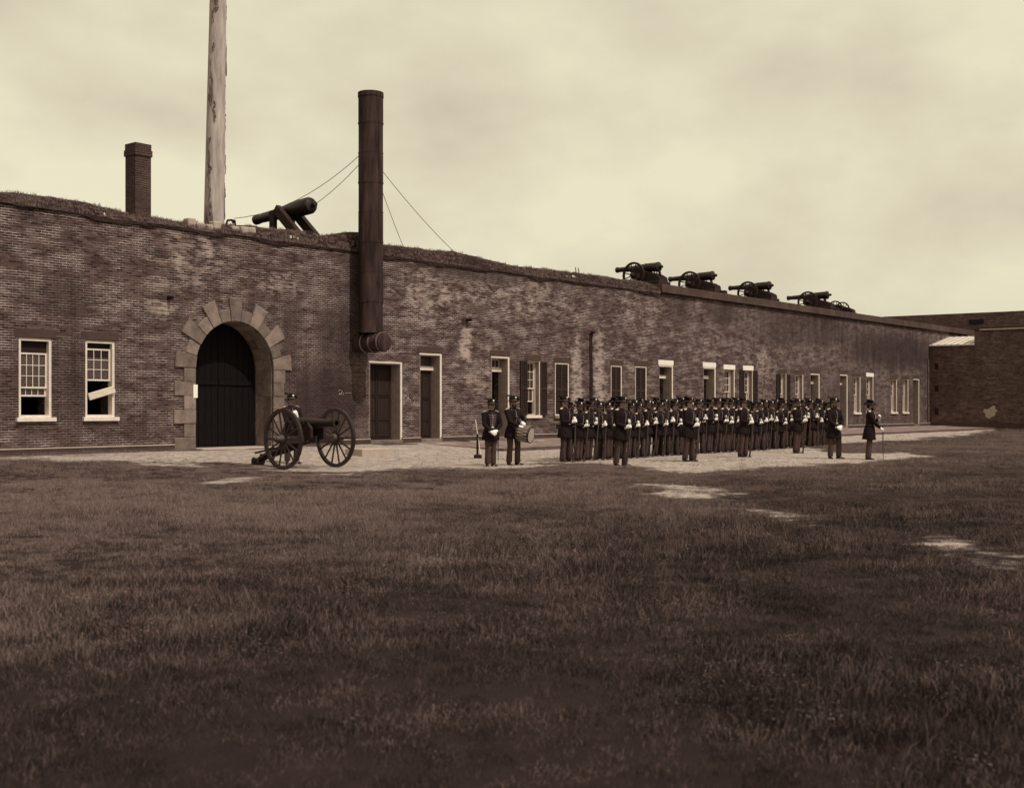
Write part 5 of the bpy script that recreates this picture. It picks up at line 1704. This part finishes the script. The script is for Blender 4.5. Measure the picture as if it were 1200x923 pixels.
X = np.concatenate(Xs); Y = np.concatenate(Ys); S0 = np.concatenate(Ss)
d = wall_d(X, Y); u = wall_u(X, Y)
B = bare(X, Y)
patch = .6 * vnoise(X * .35, Y * .35, 31) + .4 * vnoise(X * 1.4, Y * 1.4, 32)
# in front of the farther yard the growth is thinner and shorter
keep = (d > .35) & (rs.rand(len(X)) < np.maximum((1 - B) ** 1.3, np.where((vnoise(X * .9, Y * .6, 51) > .60) & (d > 5.2), .22, .012))) & (rs.rand(len(X)) < .55 + .75 * patch) & ~((d < WALK_W + .05) & (u > WALK_U0 - .1)) & (u < 70)
X, Y, S0, patch, B, d = X[keep], Y[keep], S0[keep], patch[keep], B[keep], d[keep]
Zg = surf(X, Y)
hg = (.35 + 1.25 * patch ** 1.3) * (1 - .6 * B) * rs.uniform(.75, 1.2, len(X)) * S0
hg *= np.interp(Y, [3, 8, 14, 60], [1.1, 1.05, .9, .85])
kind = rs.choice(6, len(X), p=[.345, .265, .255, .06, .012, .063])
wd = (vnoise(X * .8, Y * .8, 77) > .72) & (rs.rand(len(X)) < .22); kind[wd] = 5
tall = (patch > .58) & (rs.rand(len(X)) < .22); kind[tall] = rs.choice([3, 4], tall.sum())
kind[(B > .25)] = 2
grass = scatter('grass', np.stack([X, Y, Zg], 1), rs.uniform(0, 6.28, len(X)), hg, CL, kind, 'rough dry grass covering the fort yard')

# tufts along the wall top
CLP = [clump(11, 40, .14, .05, .16, .005), clump(12, 34, .12, .08, .22, .005), clump(13, 40, .15, .03, .10, .006)]
n = 4200
U = rs.uniform(-15, cu0, n); yy = np.where(rs.rand(n) < .45, rs.uniform(-.05, .1, n), np.abs(rs.normal(0, .35, n)) - .03)
nz = vnoise(U * .9, yy, 41)
kp = rs.rand(n) < .35 + nz * .8
U, yy = U[kp], yy[kp]
zt = np.array([bz_at(a, min(b, 3)) for a, b in zip(U, yy)])
Wx = X0 + U * SP - yy * CP; Wy = Z0 + U * CP + yy * SP
scatter('parapet_grass', np.stack([Wx, Wy, zt - .02], 1), rs.uniform(0, 6.28, len(U)), rs.uniform(.3, .8, len(U)), CLP, rs.choice(3, len(U)), 'ragged grass growing along the brick wall top')

# loose gravel on the path and weeds at the wall foot
def pebble(seed, n, spread, r0, r1):
    r = random.Random(seed); q = MB()
    for _ in range(n):
        a = r.uniform(0, 2 * PI); d = spread * math.sqrt(r.random()); k = r.uniform(r0, r1)
        q.ball((d * math.cos(a), d * math.sin(a), k * .25), (k, k * r.uniform(.6, 1), k * .55), 6, 4)
    me = q.mesh('pebbles', M_PEBBLE, 60)
    return bpy.data.objects.new('pebbles', me)
M_PEBBLE = simple('path_gravel', srgb(146, 129, 113), 0.95, 0.3, 3, 0, island=.3)
PB = [pebble(1, 7, .45, .006, .014), pebble(2, 3, .4, .010, .026), pebble(3, 10, .5, .004, .011)]
n = 4200
U = rs.uniform(-12, 62, n); Dd = rs.uniform(.15, 20, n)
Px = X0 + U * SP + Dd * CP; Py = Z0 + U * CP - Dd * SP
Bp = bare(Px, Py)
kp = (Bp > .25) & ~((Dd < WALK_W + .1) & (U > WALK_U0 - .1))
Px, Py = Px[kp], Py[kp]
gv = scatter('gravel', np.stack([Px, Py, surf(Px, Py)], 1), rs.uniform(0, 6.28, len(Px)), rs.uniform(.6, 1.4, len(Px)), PB, rs.choice(3, len(Px)), 'loose gravel scattered on the trodden path')
gv['category'] = 'gravel'
n = 900
U = np.concatenate([rs.uniform(-14, WALK_U0, n), rs.uniform(WALK_U0, 61, 700)])
Dd = np.concatenate([np.abs(rs.normal(0, .12, n)) + .1, WALK_W + .03 + np.abs(rs.normal(0, .1, 700))])
kp = (vnoise(U * .8, Dd, 91) > .45) & ~((U > a_u - A_R) & (U < a_u + A_R))
U, Dd = U[kp], Dd[kp]
Px = X0 + U * SP + Dd * CP; Py = Z0 + U * CP - Dd * SP
scatter('wall_foot_weeds', np.stack([Px, Py, surf(Px, Py)], 1), rs.uniform(0, 6.28, len(Px)), rs.uniform(.6, 1.3, len(Px)), [CL[3], CL[1], CL[5]], rs.choice(3, len(Px)), 'weeds growing along the wall foot and the kerb')
